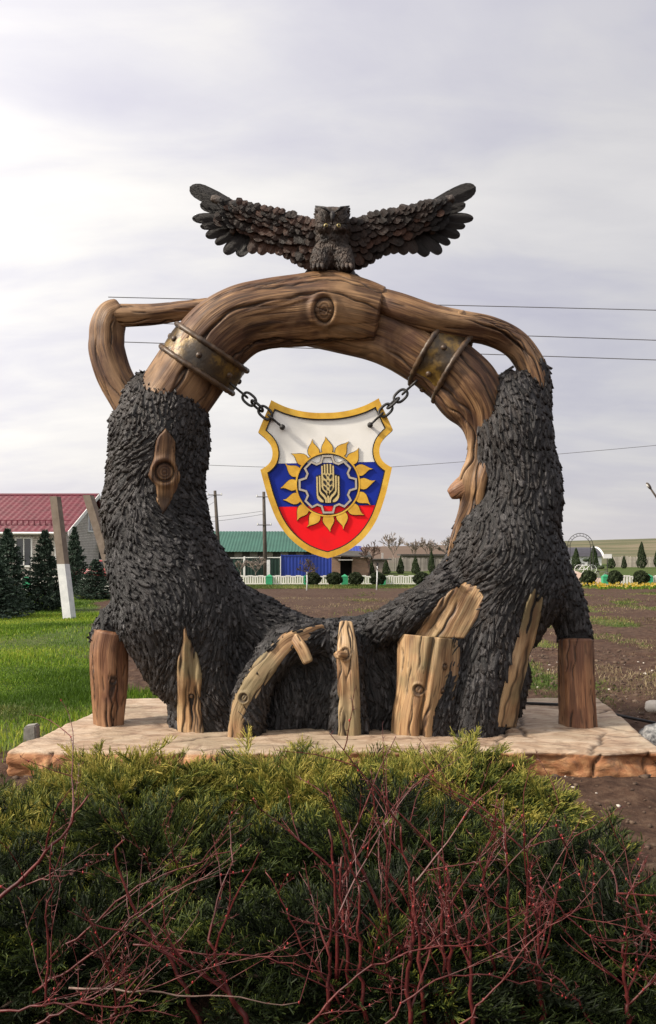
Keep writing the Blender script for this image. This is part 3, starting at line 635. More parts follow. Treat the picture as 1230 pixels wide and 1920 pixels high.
# ------------------------------------------------------------------ shield hung in the arch
YH = 6.75
GOLD = mat('gold_paint', [(0.3, (0.52, 0.27, 0.025)), (0.55, (0.70, 0.41, 0.045)), (0.75, (0.78, 0.52, 0.09))], scale=7, rough=0.5, spec=0.3, bump=0.2, big=(9.0, (0.35, 0.17, 0.03), 0.52, 0.75, 0.4))
GOLD2 = plain('pale_gold_paint', (0.58, 0.45, 0.2), 0.5, 0.1, 20)
WHITE = mat('white_enamel', [(0.3, (0.74, 0.73, 0.69)), (0.7, (0.82, 0.81, 0.78))], scale=4, rough=0.45, bump=0.02, spec=0.3, big=(5.0, (0.68, 0.66, 0.61), 0.55, 0.8, 0.3))
BLUE = plain('blue_enamel', (0.008, 0.024, 0.27), 0.5, 0.12, 4, spec=0.15, bump=0.04)
RED = mat('red_enamel', [(0.3, (0.80, 0.006, 0.012)), (0.7, (0.88, 0.012, 0.018))], scale=4, rough=0.5, bump=0.05, spec=0.15, big=(6.0, (0.6, 0.015, 0.018), 0.5, 0.75, 0.5))
BLACK = plain('black_paint', (0.012, 0.011, 0.012), 0.5, 0.2, 20)
SHIELD = thing('shield', 'shield striped white, blue and red with gold sunflower emblem hanging on chains', 'shield', tuple(P(612, 900, YH)))
half = [(0,776),(-20,775.5),(-45,772),(-70,765),(-88,757),(-100,750.5),(-107,768),(-117,790),(-125.5,810),(-112,822),(-103,834),(-99.5,848),(-102,862),(-110,872),(-122.5,880),(-117,903),(-108,936),(-93,975),(-72,1006),(-45,1029),(-20,1041),(0,1047)]
def smooth_half(h):
    """round the soft stretches of the outline, keep the corners"""
    corners = [0, 5, 8, 14, 21]; out = []
    for a, b in zip(corners[:-1], corners[1:]):
        seg = np.array([(x, y, 0.0) for x, y in h[a:b+1]])
        c, s = (catmull(seg, n=max(6, (b-a)*4)) if b-a > 1 else (seg, None)); out += [tuple(q[:2]) for q in c[:-1]]
    return out+[h[-1]]
hl = smooth_half(half); OUT = [(612+x, y) for x, y in hl]+[(612-x, y) for x, y in hl[-2:0:-1]]
def offset_poly(poly, d):
    p = np.array(poly); n = len(p); a = p-np.roll(p, 1, 0); b = np.roll(p, -1, 0)-p
    na = norm(np.stack([a[:, 1], -a[:, 0]], 1)); nb = norm(np.stack([b[:, 1], -b[:, 0]], 1)); m = na+nb; l = np.sum(m*m, 1, keepdims=True)
    q = p+m*2/np.maximum(l, 0.5)*d
    return q
AREA = 0.5*sum(OUT[i-1][0]*OUT[i][1]-OUT[i][0]*OUT[i-1][1] for i in range(len(OUT)))
SG = -1.0 if AREA > 0 else 1.0
test = offset_poly(OUT, 3.0); inner_sign = 1.0 if (np.ptp(test[:, 0]) < np.ptp(np.array(OUT)[:, 0])) else -1.0
def inset(dd):
    q = offset_poly(OUT, inner_sign*dd); sdv = polysd(q[:, 0], q[:, 1], OUT); good = np.nonzero(sdv > dd*0.985)[0]
    return q[[good[np.argmin(np.minimum(np.abs(good-i), len(q)-np.abs(good-i)))] for i in range(len(q))]]
INN = inset(11.0); LIN = inset(13.0)
def pz(p): q = P(p[0], p[1], YH); return (q.x, q.z)
def plate(name, poly, m, y0, y1, parent, **kw):
    o = MB().prism([pz(p) for p in poly], y0, y1)
    me = o.mesh(name); bm = bmesh.new(); bm.from_mesh(me); bmesh.ops.recalc_face_normals(bm, faces=bm.faces); bm.to_mesh(me); bm.free()
    return link(name, me, m, parent, **kw)
def ringplate(name, A, B, m, y0, y1, parent, **kw):
    n = len(A); V = []
    for y in (y0, y1):
        for q in (A, B): V += [(pz(p)[0], y, pz(p)[1]) for p in q]
    f = []
    for i in range(n):
        j = (i+1) % n
        f += [(i, j, n+j, n+i), (2*n+j, 2*n+i, 3*n+i, 3*n+j), (i, 2*n+i, 2*n+j, j), (n+j, 3*n+j, 3*n+i, n+i)]
    me = MB().add(V, f).mesh(name); bm = bmesh.new(); bm.from_mesh(me); bmesh.ops.recalc_face_normals(bm, faces=bm.faces); bm.to_mesh(me); bm.free()
    return link(name, me, m, parent, **kw)
fb = MB()
plate('backing_board', OUT, BLACK, YH-0.022, YH+0.03, SHIELD)
frm = ringplate('gold_frame', OUT, INN, GOLD, YH-0.05, YH-0.0225, SHIELD)
ringplate('frame_line', INN, LIN, BLACK, YH-0.044, YH-0.0225, frm)
def hclip(poly, y, keep_above):
    out = []; n = len(poly)
    for i in range(n):
        a, b = poly[i-1], poly[i]; ia = (a[1] <= y) == keep_above; ib = (b[1] <= y) == keep_above
        if ia != ib: t = (y-a[1])/(b[1]-a[1]); out.append((a[0]+(b[0]-a[0])*t, y))
        if ib: out.append((b[0], b[1]))
    return out
L0 = [tuple(p) for i, p in enumerate(LIN) if np.hypot(*(p-LIN[i-1])) > 1e-6]
plate('white_field', hclip(L0, 868.3, True), WHITE, YH-0.030, YH-0.0225, SHIELD)
plate('blue_field', hclip(hclip(L0, 868.7, False), 949.0, True), BLUE, YH-0.030, YH-0.0225, SHIELD)
plate('red_field', hclip(L0, 949.4, False), RED, YH-0.030, YH-0.0225, SHIELD)
ECX, ECY = 614.5, 909.0; ZK = 0.15447
def zc(x, y): return (520+x*ZK, 815+y*ZK)
circ = lambda r, n=72: [(ECX+r*math.sin(2*math.pi*i/n), ECY-r*math.cos(2*math.pi*i/n)) for i in range(n)]
SUNF = ringplate('sunflower_ring', circ(60.5), circ(57.6), GOLD, YH-0.046, YH-0.031, SHIELD)
ringplate('ring_line', circ(57.6), circ(56.2), BLACK, YH-0.044, YH-0.031, SUNF)
ringplate('ring_line', circ(61.6), circ(60.5), BLACK, YH-0.0355, YH-0.031, SUNF)
def petal(k):
    a = 2*math.pi*k/16; curl = 0.12 if k % 2 else -0.10
    if k in (0, 8): curl = -0.05
    prof = [(-0.5, 0), (-0.58, 4), (-0.60, 8), (-0.50, 13), (-0.30+curl*0.6, 18), (-0.10+curl*2, 23), (curl*3.4, 28.5), (0.14+curl*1.5, 22), (0.34+curl*0.6, 17), (0.52, 12), (0.60, 7), (0.57, 3), (0.5, 0)]
    o = []
    for u, r in prof:
        R = 60.0+r; w = u*17.5; o.append((ECX+R*math.sin(a)+w*math.cos(a), ECY-R*math.cos(a)+w*math.sin(a)))
    return o
for k in range(16):
    pp = petal(k); o = plate('petal', pp, GOLD, YH-0.044, YH-0.034, SHIELD)
    c = np.mean(np.array(pp), 0); big = [tuple(c+(np.array(p)-c)*(1+1.2/(np.linalg.norm(np.array(p)-c)+1e-6))) for p in pp]
    plate('petal_outline', big, BLACK, YH-0.0365, YH-0.0312, o)
def stroke(name, pts, w, m, parent, closed=False, y0=-0.044, y1=-0.031):
    p = np.array(pts, float); n = len(p)
    if closed: A = offset_poly(p, w/2); B = offset_poly(p, -w/2); return ringplate(name, A, B, m, YH+y0, YH+y1, parent)
    T = np.gradient(p, axis=0) if n > 2 else np.tile(p[1]-p[0], (2, 1)); T = norm(T); N = np.stack([-T[:, 1], T[:, 0]], 1)
    A = p+N*w/2; B = p-N*w/2; return plate(name, [tuple(q) for q in A]+[tuple(q) for q in B[::-1]], m, YH+y0, YH+y1, parent)
gp = []
for k in range(8):
    ro = 345 if k % 2 == 0 else 335
    for da, r in ((-16.5, 275), (-9.3, ro), (9.3, ro), (16.5, 275)):
        a = math.radians(k*45+da); gp.append((ECX+r*ZK*math.sin(a), ECY-r*ZK*math.cos(a)))
SILV = plain('silver_gold_paint', (0.42, 0.37, 0.31), 0.5, 0.1, 20)
gear = stroke('gear_outline', gp, 3.6, SILV, SHIELD, True, -0.045, -0.031)
stroke('gear_line', gp, 5.2, BLACK, gear, True, -0.038, -0.0312)
WH = lambda pts, w=2.9: stroke('wheat_stroke', [zc(*q) for q in pts], w, GOLD2, SHIELD, False, -0.046, -0.031)
for sg in (1, -1):
    mx = lambda x: 612+sg*(x-612)
    WH([(mx(545), 385), (mx(545), 500), (mx(545), 640), (mx(558), 668), (mx(600), 712), (mx(610), 745)])
    WH([(mx(577), 365), (mx(577), 430), (mx(577), 495)])
    WH([(mx(483), 515), (mx(483), 640), (mx(485), 742)])
    WH([(mx(514), 505), (mx(514), 600), (mx(516), 690), (mx(560), 745), (mx(585), 775), (mx(588), 830)])
    plate('palm', [zc(mx(x), y) for x, y in ((476, 740), (482, 775), (500, 805), (525, 822), (555, 826), (556, 805), (520, 770), (496, 738))], GOLD2, YH-0.0462, YH-0.0312, SHIELD)
    plate('palm', [zc(mx(x), y) for x, y in ((508, 688), (530, 700), (570, 735), (597, 775), (597, 805), (580, 800), (560, 765), (520, 725))], GOLD2, YH-0.0464, YH-0.0314, SHIELD)
    for gy in (515, 588, 655):
        pts = [];
        for i in range(12):
            a = 2*math.pi*i/12; u, v = 30*math.cos(a), 15*math.sin(a); pts.append(zc(mx(576)-sg*0.42*u+0.9*v, gy-0.9*u-sg*0.42*v))
        plate('wheat_grain', pts, BLACK, YH-0.0485, YH-0.0312, SHIELD)
WH([(610, 365), (610, 420), (610, 480)]); WH([(613, 690), (613, 760), (613, 832)], 3.6)
plate('wheat_ear', [zc(x, y) for x, y in ((556, 470), (578, 490), (612, 465), (646, 490), (668, 470), (668, 655), (630, 708), (613, 722), (596, 708), (556, 655))], GOLD2, YH-0.0452, YH-0.0314, SHIELD)
for gy in (500, 568, 630, 692):
    plate('wheat_grain', [zc(612, gy-15), zc(600, gy), zc(612, gy+15), zc(624, gy)], BLACK, YH-0.0487, YH-0.0316, SHIELD)
plate('emblem_ground', [zc(*q) for q in ((470, 500), (535, 480), (535, 370), (612, 350), (690, 370), (690, 480), (760, 500), (762, 760), (700, 832), (612, 842), (520, 832), (470, 770))], BLACK, YH-0.0325, YH-0.0305, SHIELD)

# chains
def oval(m, c, d, nrm, hl, hw, r):
    d = Vector(d).normalized(); nrm = Vector(nrm); nrm = (nrm-d*nrm.dot(d)).normalized(); w = d.cross(nrm); pts = []
    for i in range(29):
        a = 2*math.pi*i/28; ca, sa = math.cos(a), math.sin(a)
        pts.append(Vector(c)+d*(math.copysign(abs(ca)**0.75, ca)*hl)+w*(math.copysign(abs(sa)**0.75, sa)*hw))
    m.tube(pts, r, 8, False)
def chain(pa, pb, la, label):
    """pa: eye on the band, pb: bolt head on the shield (pixels)"""
    A = P(*pa, 6.7); Bp = P(*pb, YH-0.075); d = (Bp-A).normalized(); C = thing('chain', label, 'chain', tuple(A), 'chains carrying the shield')
    k = YH/F; L = (Bp-A).length; front = Vector((0, -1, 0)); up = d.cross(front)
    m = MB(); m.tube([A-d*0.09, A+d*0.11], 0.010, 8); oval(m, A+d*0.13, d, up, 0.035, 0.026, 0.009); m.build('eye_bolt', IRON, C, True)
    pos = 0.185; flip = 0; 
    while pos < la:
        m = MB(); oval(m, A+d*pos, d, (front+up*0.25) if flip == 0 else (up+front*0.3), 0.062, 0.041, 0.0115); m.build('chain_link', IRON, C, True); pos += 0.088; flip ^= 1
    m = MB(); q = A+d*(pos-0.02); oval(m, q, d, up, 0.035, 0.026, 0.009); m.tube([q+d*0.03, Bp-d*0.0], 0.0095, 8); m.ell(Bp, (0.024, 0.03, 0.024)); m.tube([Bp, Bp+Vector((0, 0.06, 0))], 0.012, 8); m.build('shield_bolt', IRON, C, True)
chain((436, 722), (529.5, 801), 0.42, 'black iron chain from the left band to the shield')
chain((781, 714), (694, 797), 0.42, 'black iron chain from the right band to the shield')
SHIELD.rotation_euler[1] = -math.radians(1.0)

# ------------------------------------------------------------------ owl
YO = 6.78
OWL = thing('owl_statue', 'dark brown owl statue with spread wings perched on top of the arch', 'owl statue', tuple(P(622, 515, YO)))
OWLM = mat('owl_dark_brown', [(0.3, (0.011, 0.008, 0.007)), (0.5, (0.032, 0.02, 0.0145)), (0.72, (0.09, 0.06, 0.044))], scale=16, rough=0.5, bump=0.9, bscale=34, bdist=0.02, spec=0.5)
FEATH = mat('owl_feather', [(0.28, (0.010, 0.007, 0.0065)), (0.5, (0.024, 0.015, 0.012)), (0.75, (0.062, 0.038, 0.028))], scale=4.0, stretch=(3, 0.8, 1), rough=0.42, bump=0.6, bscale=9, bdist=0.03, rnd=0.5, spec=0.3)
FEATHR = mat('owl_feather_rufous', [(0.28, (0.018, 0.009, 0.007)), (0.5, (0.05, 0.024, 0.016)), (0.75, (0.11, 0.06, 0.042))], scale=4.0, stretch=(3, 0.8, 1), rough=0.42, bump=0.6, bscale=9, bdist=0.03, rnd=0.4, spec=0.3)
FEATHB = mat('owl_feather_black', [(0.3, (0.006, 0.0055, 0.006)), (0.7, (0.02, 0.016, 0.0155))], scale=4.0, stretch=(3, 0.8, 1), rough=0.45, bump=0.6, bscale=9, bdist=0.03, rnd=0.3, spec=0.3)
K = YO/F
def O(px, py, dy=0.0): return P(px, py, YO)+Vector((0, dy, 0))
mb = MB()
mb.ell(O(623, 470), (30*K, 0.16, 44*K)); mb.ell(O(622, 452, -0.03), (32*K, 0.15, 28*K))
mb.ell(O(623, 431, -0.06), (33*K, 0.145, 31*K)); mb.ell(O(623, 409, -0.06), (34*K, 0.13, 10*K)); mb.box(O(599, 411, -0.15), O(647, 402, -0.02))
for sx in (-1, 1):
    mb.tube([O(623+sx*7, 422, -0.215), O(623+sx*20, 411, -0.19), O(623+sx*33, 402, -0.11)], [0.012, 0.026, 0.010], 10)       # brow to ear tuft
    mb.ell(O(623+sx*15, 426, -0.165), (15*K, 0.045, 15*K)); mb.ell(O(623+sx*13, 444, -0.16), (15*K, 0.05, 8*K))
    mb.tube([O(623+sx*14, 478, -0.05), O(623+sx*22, 498, -0.10), O(623+sx*26, 514, -0.13)], [0.10, 0.085, 0.068], 12)       # legs
    xs_ = lambda x: 623+sx*x
    mb.tube([O(xs_(18), 440, 0.02), O(xs_(60), 420, 0.03), O(xs_(125), 403, 0.0), O(xs_(185), 390, -0.03), O(xs_(225), 376, -0.05)], [0.10, 0.075, 0.055, 0.05, 0.03], 12)
    for a, b_, r in (((30, 450), (45, 490), 0.06), ((60, 430), (62, 478), 0.05), ((95, 422), (105, 458), 0.045), ((135, 412), (150, 448), 0.04), ((175, 402), (190, 436), 0.035)):
        q0, q1 = O(xs_(a[0]), a[1], 0.03), O(xs_(b_[0]), b_[1], 0.03); mb.tube([q0, q1], [r*1.1, r*0.7], 10)
mb.tube([O(623, 490, 0.05), O(650, 512, 0.13), O(690, 534, 0.16)], [0.10, 0.09, 0.03], 12)
ob = remeshed(mb, 0.013, 2); ob.materials.clear()
co = np.empty(len(ob.vertices)*3, np.float32); ob.vertices.foreach_get('co', co); co = co.reshape(-1, 3).astype(float); no = np.empty(len(co)*3, np.float32); ob.vertices.foreach_get('normal', no); no = no.reshape(-1, 3)
co += no*(0.006*np.abs(fbm(co[:, 0]*1.3, co[:, 2], 33, 3, 26.0)))[:, None]; ob.vertices.foreach_set('co', co.astype(np.float32).ravel()); ob.update()
link('body', ob, OWLM, OWL, smooth=True)
OB = BVHTree.FromPolygons([tuple(v) for v in co], [tuple(p.vertices) for p in ob.polygons])
def feather_mesh(seed, pointed=0.0, rs=0.6):
    rg = np.random.default_rng(seed); nu, nv = 7, 9; V = []
    for j in range(nv):
        t = 1-(1-j/(nv-1))**1.9; w = 0.5*min(1.0, (0.62+0.75*t))*(max(0.0, 1-((t-rs)/(1-rs))**2)**0.5 if t > rs else 1.0)
        w = w*(1-pointed*t*t*0.4)+0.06
        for i in range(nu):
            a = -1+2*i/(nu-1); V.append((a*w, t, (1-a*a)*0.5+(0.35 if i == nu//2 else 0)-0.1+0.08*rg.normal()))
    Fc = [(j*nu+i, j*nu+i+1, (j+1)*nu+i+1, (j+1)*nu+i) for j in range(nv-1) for i in range(nu-1)]
    n = len(V); rim = [j*nu for j in range(nv)]+[(nv-1)*nu+i for i in range(1, nu)]+[j*nu+nu-1 for j in range(nv-2, -1, -1)]
    for r in rim: V.append((V[r][0]*0.93, V[r][1]*0.985, V[r][2]-0.75))
    Fc += [(rim[i+1], rim[i], n+i, n+i+1) for i in range(len(rim)-1)]
    return npmesh('feather', np.array(V), np.array(Fc))
FM = {}
for nm, mt, rs in (('d', FEATH, 0.55), ('r', FEATHR, 0.55), ('b', FEATHB, 0.55), ('D', FEATH, 0.72), ('R', FEATHR, 0.72), ('B', FEATHB, 0.72)):
    for k in range(3):
        me = feather_mesh(100+k, 0.1, rs); me.materials.append(mt); me.polygons.foreach_set('use_smooth', np.ones(len(me.polygons), bool)); FM[nm, k] = me
def feather(root, tip, w, d0, d1, kind, name='feather', thick=0.011):
    a = P(root[0], root[1], YO)+Vector((0, d0, 0)); b_ = P(tip[0], tip[1], YO)+Vector((0, d1, 0)); ax = b_-a; L = ax.length; ax = ax/L
    nrm = Vector((0, -1, 0)); nrm = (nrm-ax*nrm.dot(ax)).normalized(); sx = ax.cross(nrm); M = Matrix.Identity(4); w = w*K
    sk = RN.uniform(-0.22, 0.22); sx2 = (sx*math.cos(sk)+nrm*math.sin(sk)); nr2 = sx2.cross(ax)
    for r in range(3): M[r][0] = sx2[r]*w; M[r][1] = ax[r]*L; M[r][2] = nr2[r]*thick; M[r][3] = a[r]
    o = link(name, FM[kind, RN.randrange(3)], None, OWL); o.matrix_basis = M; return o
def lerp(a, b, t): return (a[0]+(b[0]-a[0])*t, a[1]+(b[1]-a[1])*t)
for sx in (-1, 1):
    fx = lambda p: (624+sx*p[0], p[1])        # p[0] = distance from the owl's centre line
    J = lambda a: RN.uniform(-a, a)
    prim = [((185,385),(269,348),22,'B'), ((190,394),(250,380),15,'B'), ((182,403),(265,406),14,'B'), ((178,407),(250,421),12,'B'), ((170,410),(240,439),15,'B'), ((162,414),(222,453),13,'B'), ((150,416),(205,471),17,'B'), ((138,418),(180,475),18,'B')]
    for q, (a, b_, w, kd) in enumerate(prim): feather(fx(a), fx(b_), w*1.3, 0.035+0.004*q, 0.03+0.004*q, kd, 'primary_feather', 0.022)
    sec = [((128,420),(156,473)), ((112,424),(138,475)), ((98,426),(120,473)), ((84,428),(104,477)), ((70,430),(88,484)), ((57,432),(74,493)), ((46,436),(61,500)), ((36,440),(50,504)), ((28,446),(40,505))]
    for q, (a, b_) in enumerate(sec): feather(fx(a), fx(b_), 21, 0.03, 0.02+J(0.006), 'D' if sx > 0 else 'R', 'secondary_feather', 0.022)
    # overlapping rows of coverts: (offset below the leading edge, length, width, depth, count)
    for row, (off, ln_, w, dep, cnt) in enumerate(((34, 32, 19, -0.005, 14), (24, 29, 18, -0.028, 15), (14, 26, 17, -0.048, 16), (5, 23, 16, -0.062, 17), (-2, 19, 15, -0.072, 17), (-6, 14, 13, -0.076, 16))):
        for q in range(cnt):
            t = (q+0.5+J(0.25))/cnt; x = 30+t*175; top = 424-0.2*x-0.00005*x*x; shrink = 1-0.35*t
            y = top+off*shrink*1.1+J(2)+(6 if x < 60 else 0); ang = 0.35+0.75*t+J(0.15)
            kd = 'b' if t > 0.8 and RN.random() < 0.7 else ('r' if (sx < 0 and RN.random() < 0.45) or (row < 3 and RN.random() < 0.3) else 'd')
            l2 = ln_*shrink*RN.uniform(0.85, 1.15)*1.15; feather(fx((x, y)), fx((x+l2*math.sin(ang), y+l2*math.cos(ang))), w*RN.uniform(0.9, 1.2), dep+0.012, dep-0.012+J(0.006), kd, 'covert_feather', RN.uniform(0.008, 0.016))
for q in range(7):          # tail
    feather((618+q*8, 492+q*3), (638+q*10, 524+q*2.5), 16, 0.09, 0.15, 'b', 'tail_feather', 0.02)
for q in range(3): feather((606-q*7, 496), (588-q*9, 514), 14, 0.06, 0.10, 'd', 'tail_feather', 0.02)
# small plumage on head, breast and legs
AV = []; AF = []; base = 0
sV, sF = SCALES[0]
for q in range(900):
    px = RN.uniform(584, 662); py = RN.uniform(399, 514); d = Vector(((px-HX)/F, 1, -(py-HY)/F)).normalized(); h = OB.ray_cast(Vector((0, 0, CH)), d)
    if h[0] is None or h[0].y > YO+0.02: continue
    if any((px-ex)**2+(py-423)**2 < 36 for ex in (611, 635)) or (abs(px-623) < 5 and 420 < py < 440): continue
    n = np.array(h[1]); fl = np.array((((px-623)/60) if py < 450 else 0.0, 0, -1.0)); 
    if py < 445: fl = np.array(((px-(611 if px < 623 else 635)), 0, -(py-423)))+np.array((0, 0, -4.0))
    fl = norm(fl-n*fl.dot(n)); s_ = np.cross(fl, n); L = RN.uniform(0.03, 0.055); w = RN.uniform(0.014, 0.024)
    AV.append(np.array(h[0])+sV[:, :1]*s_*w+sV[:, 1:2]*fl*L+sV[:, 2:]*n*0.018); AF.append(sF+base); base += len(sV)
link('plumage', npmesh('plumage', np.vstack(AV), np.vstack(AF)), OWLM, OWL, smooth=True, kind='stuff')
EYE = plain('yellow_eye_paint', (0.42, 0.34, 0.13), 0.3, 0.1, 30); 
for ex in (611, 635):
    h = OB.ray_cast(Vector((0, 0, CH)), Vector(((ex-HX)/F, 1, -(423-HY)/F)).normalized()); c = h[0]+Vector((0, 0.004, 0))
    e = MB().ell(c, (0.0185, 0.016, 0.0185)).build('eye', EYE, OWL, True); MB().ell(c+Vector((0, -0.012, -0.001)), (0.0095, 0.008, 0.0095)).build('pupil', BLACK, e, True)
m = MB(); m.tube([O(623, 419, -0.20), O(623, 426, -0.245), O(623, 434, -0.255), O(623, 441, -0.235)], [0.02, 0.022, 0.016, 0.004], 10); m.build('beak', FEATHB, OWL, True)
for sx in (-1, 1):
    for t in (-1, 0, 1):
        x = 623+sx*26+t*7; m = MB(); m.tube([O(x-t*2, 509, -0.15), O(x, 513, -0.20), O(x+t, 518, -0.225), O(x+t*1.5, 523, -0.225)], [0.022, 0.021, 0.016, 0.004], 8); m.build('talon', OWLM, OWL, True)

for sx in (-1, 1): MB().tube([O(623+sx*4, 421, -0.235), O(623+sx*15, 411, -0.225), O(623+sx*31, 402, -0.16)], [0.006, 0.011, 0.006], 8).build('brow', FEATHB, OWL, True)
# ------------------------------------------------------------------ background: houses, fences, trees
def bmat(name, mortar, c1, c2, sx, sy, axes='XZ'):
    m = bpy.data.materials.new(name); m.use_nodes = True; nt = m.node_tree; b = nt.nodes['Principled BSDF']; tc = mk(nt, 'ShaderNodeTexCoord'); sp = mk(nt, 'ShaderNodeSeparateXYZ', {0: tc.outputs['Object']})
    u = nmath(nt, 'ADD', sp.outputs[0], sp.outputs[1]); cv = mk(nt, 'ShaderNodeCombineXYZ', {0: u, 1: sp.outputs[2]})
    br = mk(nt, 'ShaderNodeTexBrick', {'Vector': cv.outputs[0], 'Color1': c1, 'Color2': c2, 'Mortar': mortar, 'Scale': 1.0, 'Mortar Size': sy*0.13, 'Brick Width': sx, 'Row Height': sy})
    nz = mk(nt, 'ShaderNodeTexNoise', {'Vector': tc.outputs['Object'], 'Scale': 3.0, 'Detail': 5.0}); c = nmix(nt, 0.35, br.outputs[0], nramp(nt, nz.outputs[0], [(0.3, (0.5, 0.47, 0.45)), (0.7, (1, 1, 1))]), 'MULTIPLY')
    nt.links.new(c, b.inputs['Base Color']); b.inputs['Roughness'].default_value = 0.9; bp = mk(nt, 'ShaderNodeBump', {'Strength': 0.5, 'Distance': 0.02, 'Height': br.outputs['Fac']}); bp.invert = True; nt.links.new(bp.outputs[0], b.inputs['Normal']); return m
PALEBRICK = bmat('pale_silicate_brick', (0.25, 0.22, 0.2), (0.72, 0.67, 0.62), (0.62, 0.57, 0.52), 0.30, 0.10)
OLDBRICK = bmat('brown_brick', (0.22, 0.18, 0.15), (0.30, 0.17, 0.11), (0.24, 0.13, 0.09), 0.3, 0.1)
ROOFR = plain('red_metal_tile', (0.125, 0.014, 0.028), 0.5, 0.3, 2.0, spec=0.5)
FRAMEW = plain('white_window_frame', (0.75, 0.74, 0.72), 0.5, 0.05, 5)
GLASS = plain('dark_window_glass', (0.03, 0.035, 0.045), 0.12, 0.3, 1.2, spec=0.8)
DARKD = plain('dark_doorway', (0.02, 0.016, 0.014), 0.7, 0.3, 3)
def window(parent, x0, x1, z0, z1, y, side=None):
    """framed window in a wall at y (facing -y), or in a wall at x=side (facing +x) with x0..x1 meaning y"""
    f = 0.09
    def bx(m, a0, a1, b0, b1, d0, d1):
        if side is None: m.box((a0, y-d1, b0), (a1, y-d0, b1))
        else: m.box((side+d0, a0, b0), (side+d1, a1, b1))
    m = MB(); bx(m, x0-f, x0, z0-f, z1+f, -0.05, 0.06); bx(m, x1, x1+f, z0-f, z1+f, -0.05, 0.06); bx(m, x0, x1, z0-f, z0, -0.05, 0.06); bx(m, x0, x1, z1, z1+f, -0.05, 0.06); bx(m, (x0+x1)/2-0.03, (x0+x1)/2+0.03, z0, z1, -0.05, 0.045)
    o = m.build('window', FRAMEW, parent); m = MB(); bx(m, x0, x1, z0, z1, -0.04, 0.02); m.build('pane', GLASS, o)
# red-roofed house on the left
HX0, HX1, HY0, HY1 = -34.0, -14.9, 45.0, 56.0; EZ = 2.95; RZ = 5.35; RYY = 50.5
H = thing('brick_house', 'pale brick house with dark red tiled roof behind the spruces', 'house', (-24, 50, 0))
m = MB(); m.box((HX0, HY0, -0.1), (HX1-0.3, HY0+0.3, EZ+0.1)); m.build('front_wall', PALEBRICK, H)
m = MB(); v = [(HY0, -0.1), (HY1, -0.1), (HY1, EZ), (RYY, RZ-0.08), (HY0, EZ)]
m.add([(HX1, y, z) for y, z in v]+[(HX1-0.3, y, z) for y, z in v], [(0, 1, 2, 3, 4), (9, 8, 7, 6, 5)]+[((i+1) % 5, i, 5+i, 5+(i+1) % 5) for i in range(5)]); m.build('gable_wall', PALEBRICK, H)
def tiled_slope(y0, z0, y1, z1, x0, x1, name):
    n = 17; rows = []; d = Vector((0, y1-y0, z1-z0)); nrm = Vector((0, -(z1-z0), y1-y0)).normalized()
    if nrm.z < 0: nrm = -nrm
    ny = 16; xs2 = np.arange(x0, x1+0.01, 0.09); V = []; 
    prof = []
    for k in range(ny): prof += [(k/ny, 0.05), ((k+0.97)/ny, 0.0)]
    for t, h in prof:
        for x in xs2: q = Vector((x, y0, z0))+d*t+nrm*(h+0.012*math.sin(x*2*math.pi/0.36)); V.append(tuple(q))
    nx = len(xs2); i = np.arange(len(prof)-1)[:, None]*nx+np.arange(nx-1)[None]
    return link(name, npmesh(name, np.array(V), np.stack([i, i+1, i+1+nx, i+nx], -1).reshape(-1, 4)), ROOFR, H)
rf = tiled_slope(HY0-0.5, EZ-0.12, RYY, RZ, HX0, HX1+0.45, 'roof'); tiled_slope(HY1+0.5, EZ-0.12, RYY, RZ, HX0, HX1+0.45, 'roof')
MB().tube([(HX0, RYY, RZ+0.02), (HX1+0.45, RYY, RZ+0.02)], 0.10, 8).build('ridge_cap', ROOFR, rf)
for ya, yb in ((HY0-0.5, RYY), (HY1+0.5, RYY)):
    MB().add([(HX1+0.47, ya, EZ-0.3), (HX1+0.47, yb, RZ-0.18), (HX1+0.47, yb, RZ+0.08), (HX1+0.47, ya, EZ-0.04), (HX1+0.43, ya, EZ-0.3), (HX1+0.43, yb, RZ-0.18), (HX1+0.43, yb, RZ+0.08), (HX1+0.43, ya, EZ-0.04)],
             [(0, 1, 2, 3), (7, 6, 5, 4), (0, 4, 5, 1), (1, 5, 6, 2), (2, 6, 7, 3), (3, 7, 4, 0)]).build('barge_board', FRAMEW, H)
MB().tube([(HX0, HY0-0.56, EZ-0.16), (HX1+0.3, HY0-0.56, EZ-0.16)], 0.07, 8).build('gutter', FRAMEW, H)
MB().tube([(HX1-0.15, HY0-0.5, EZ-0.2), (HX1-0.4, HY0-0.08, EZ-0.6), (HX1-0.4, HY0-0.08, 0.1)], 0.05, 8).build('downpipe', FRAMEW, H)
m = MB()
for k in range(90): m.box((HX0+k*0.21, HY0-0.09, EZ-0.42), (HX0+k*0.21+0.10, HY0-0.002, EZ-0.28))
m.build('brick_dentils', PALEBRICK, H, kind='stuff')
m = MB()
for k in range(60): m.box((HX0+k*0.32, HY0+0.42, EZ+0.34), (HX0+k*0.32+0.05, HY0+0.5, EZ+0.62))
m.tube([(HX0, HY0+0.44, EZ+0.6), (HX1+0.3, HY0+0.44, EZ+0.6)], 0.03, 5); m.build('snow_guard', ROOFR, rf)
for x0 in (-19.0, -17.5, -22.5, -26): window(H, x0, x0+0.8, 1.0, 2.5, HY0)
window(H, 49.6, 50.7, 3.1, 4.2, None, HX1)
m = MB(); m.box((HX1-0.05, 52.0, 0.0), (HX1+0.03, 53.2, 2.1)); m.build('door', DARKD, H)
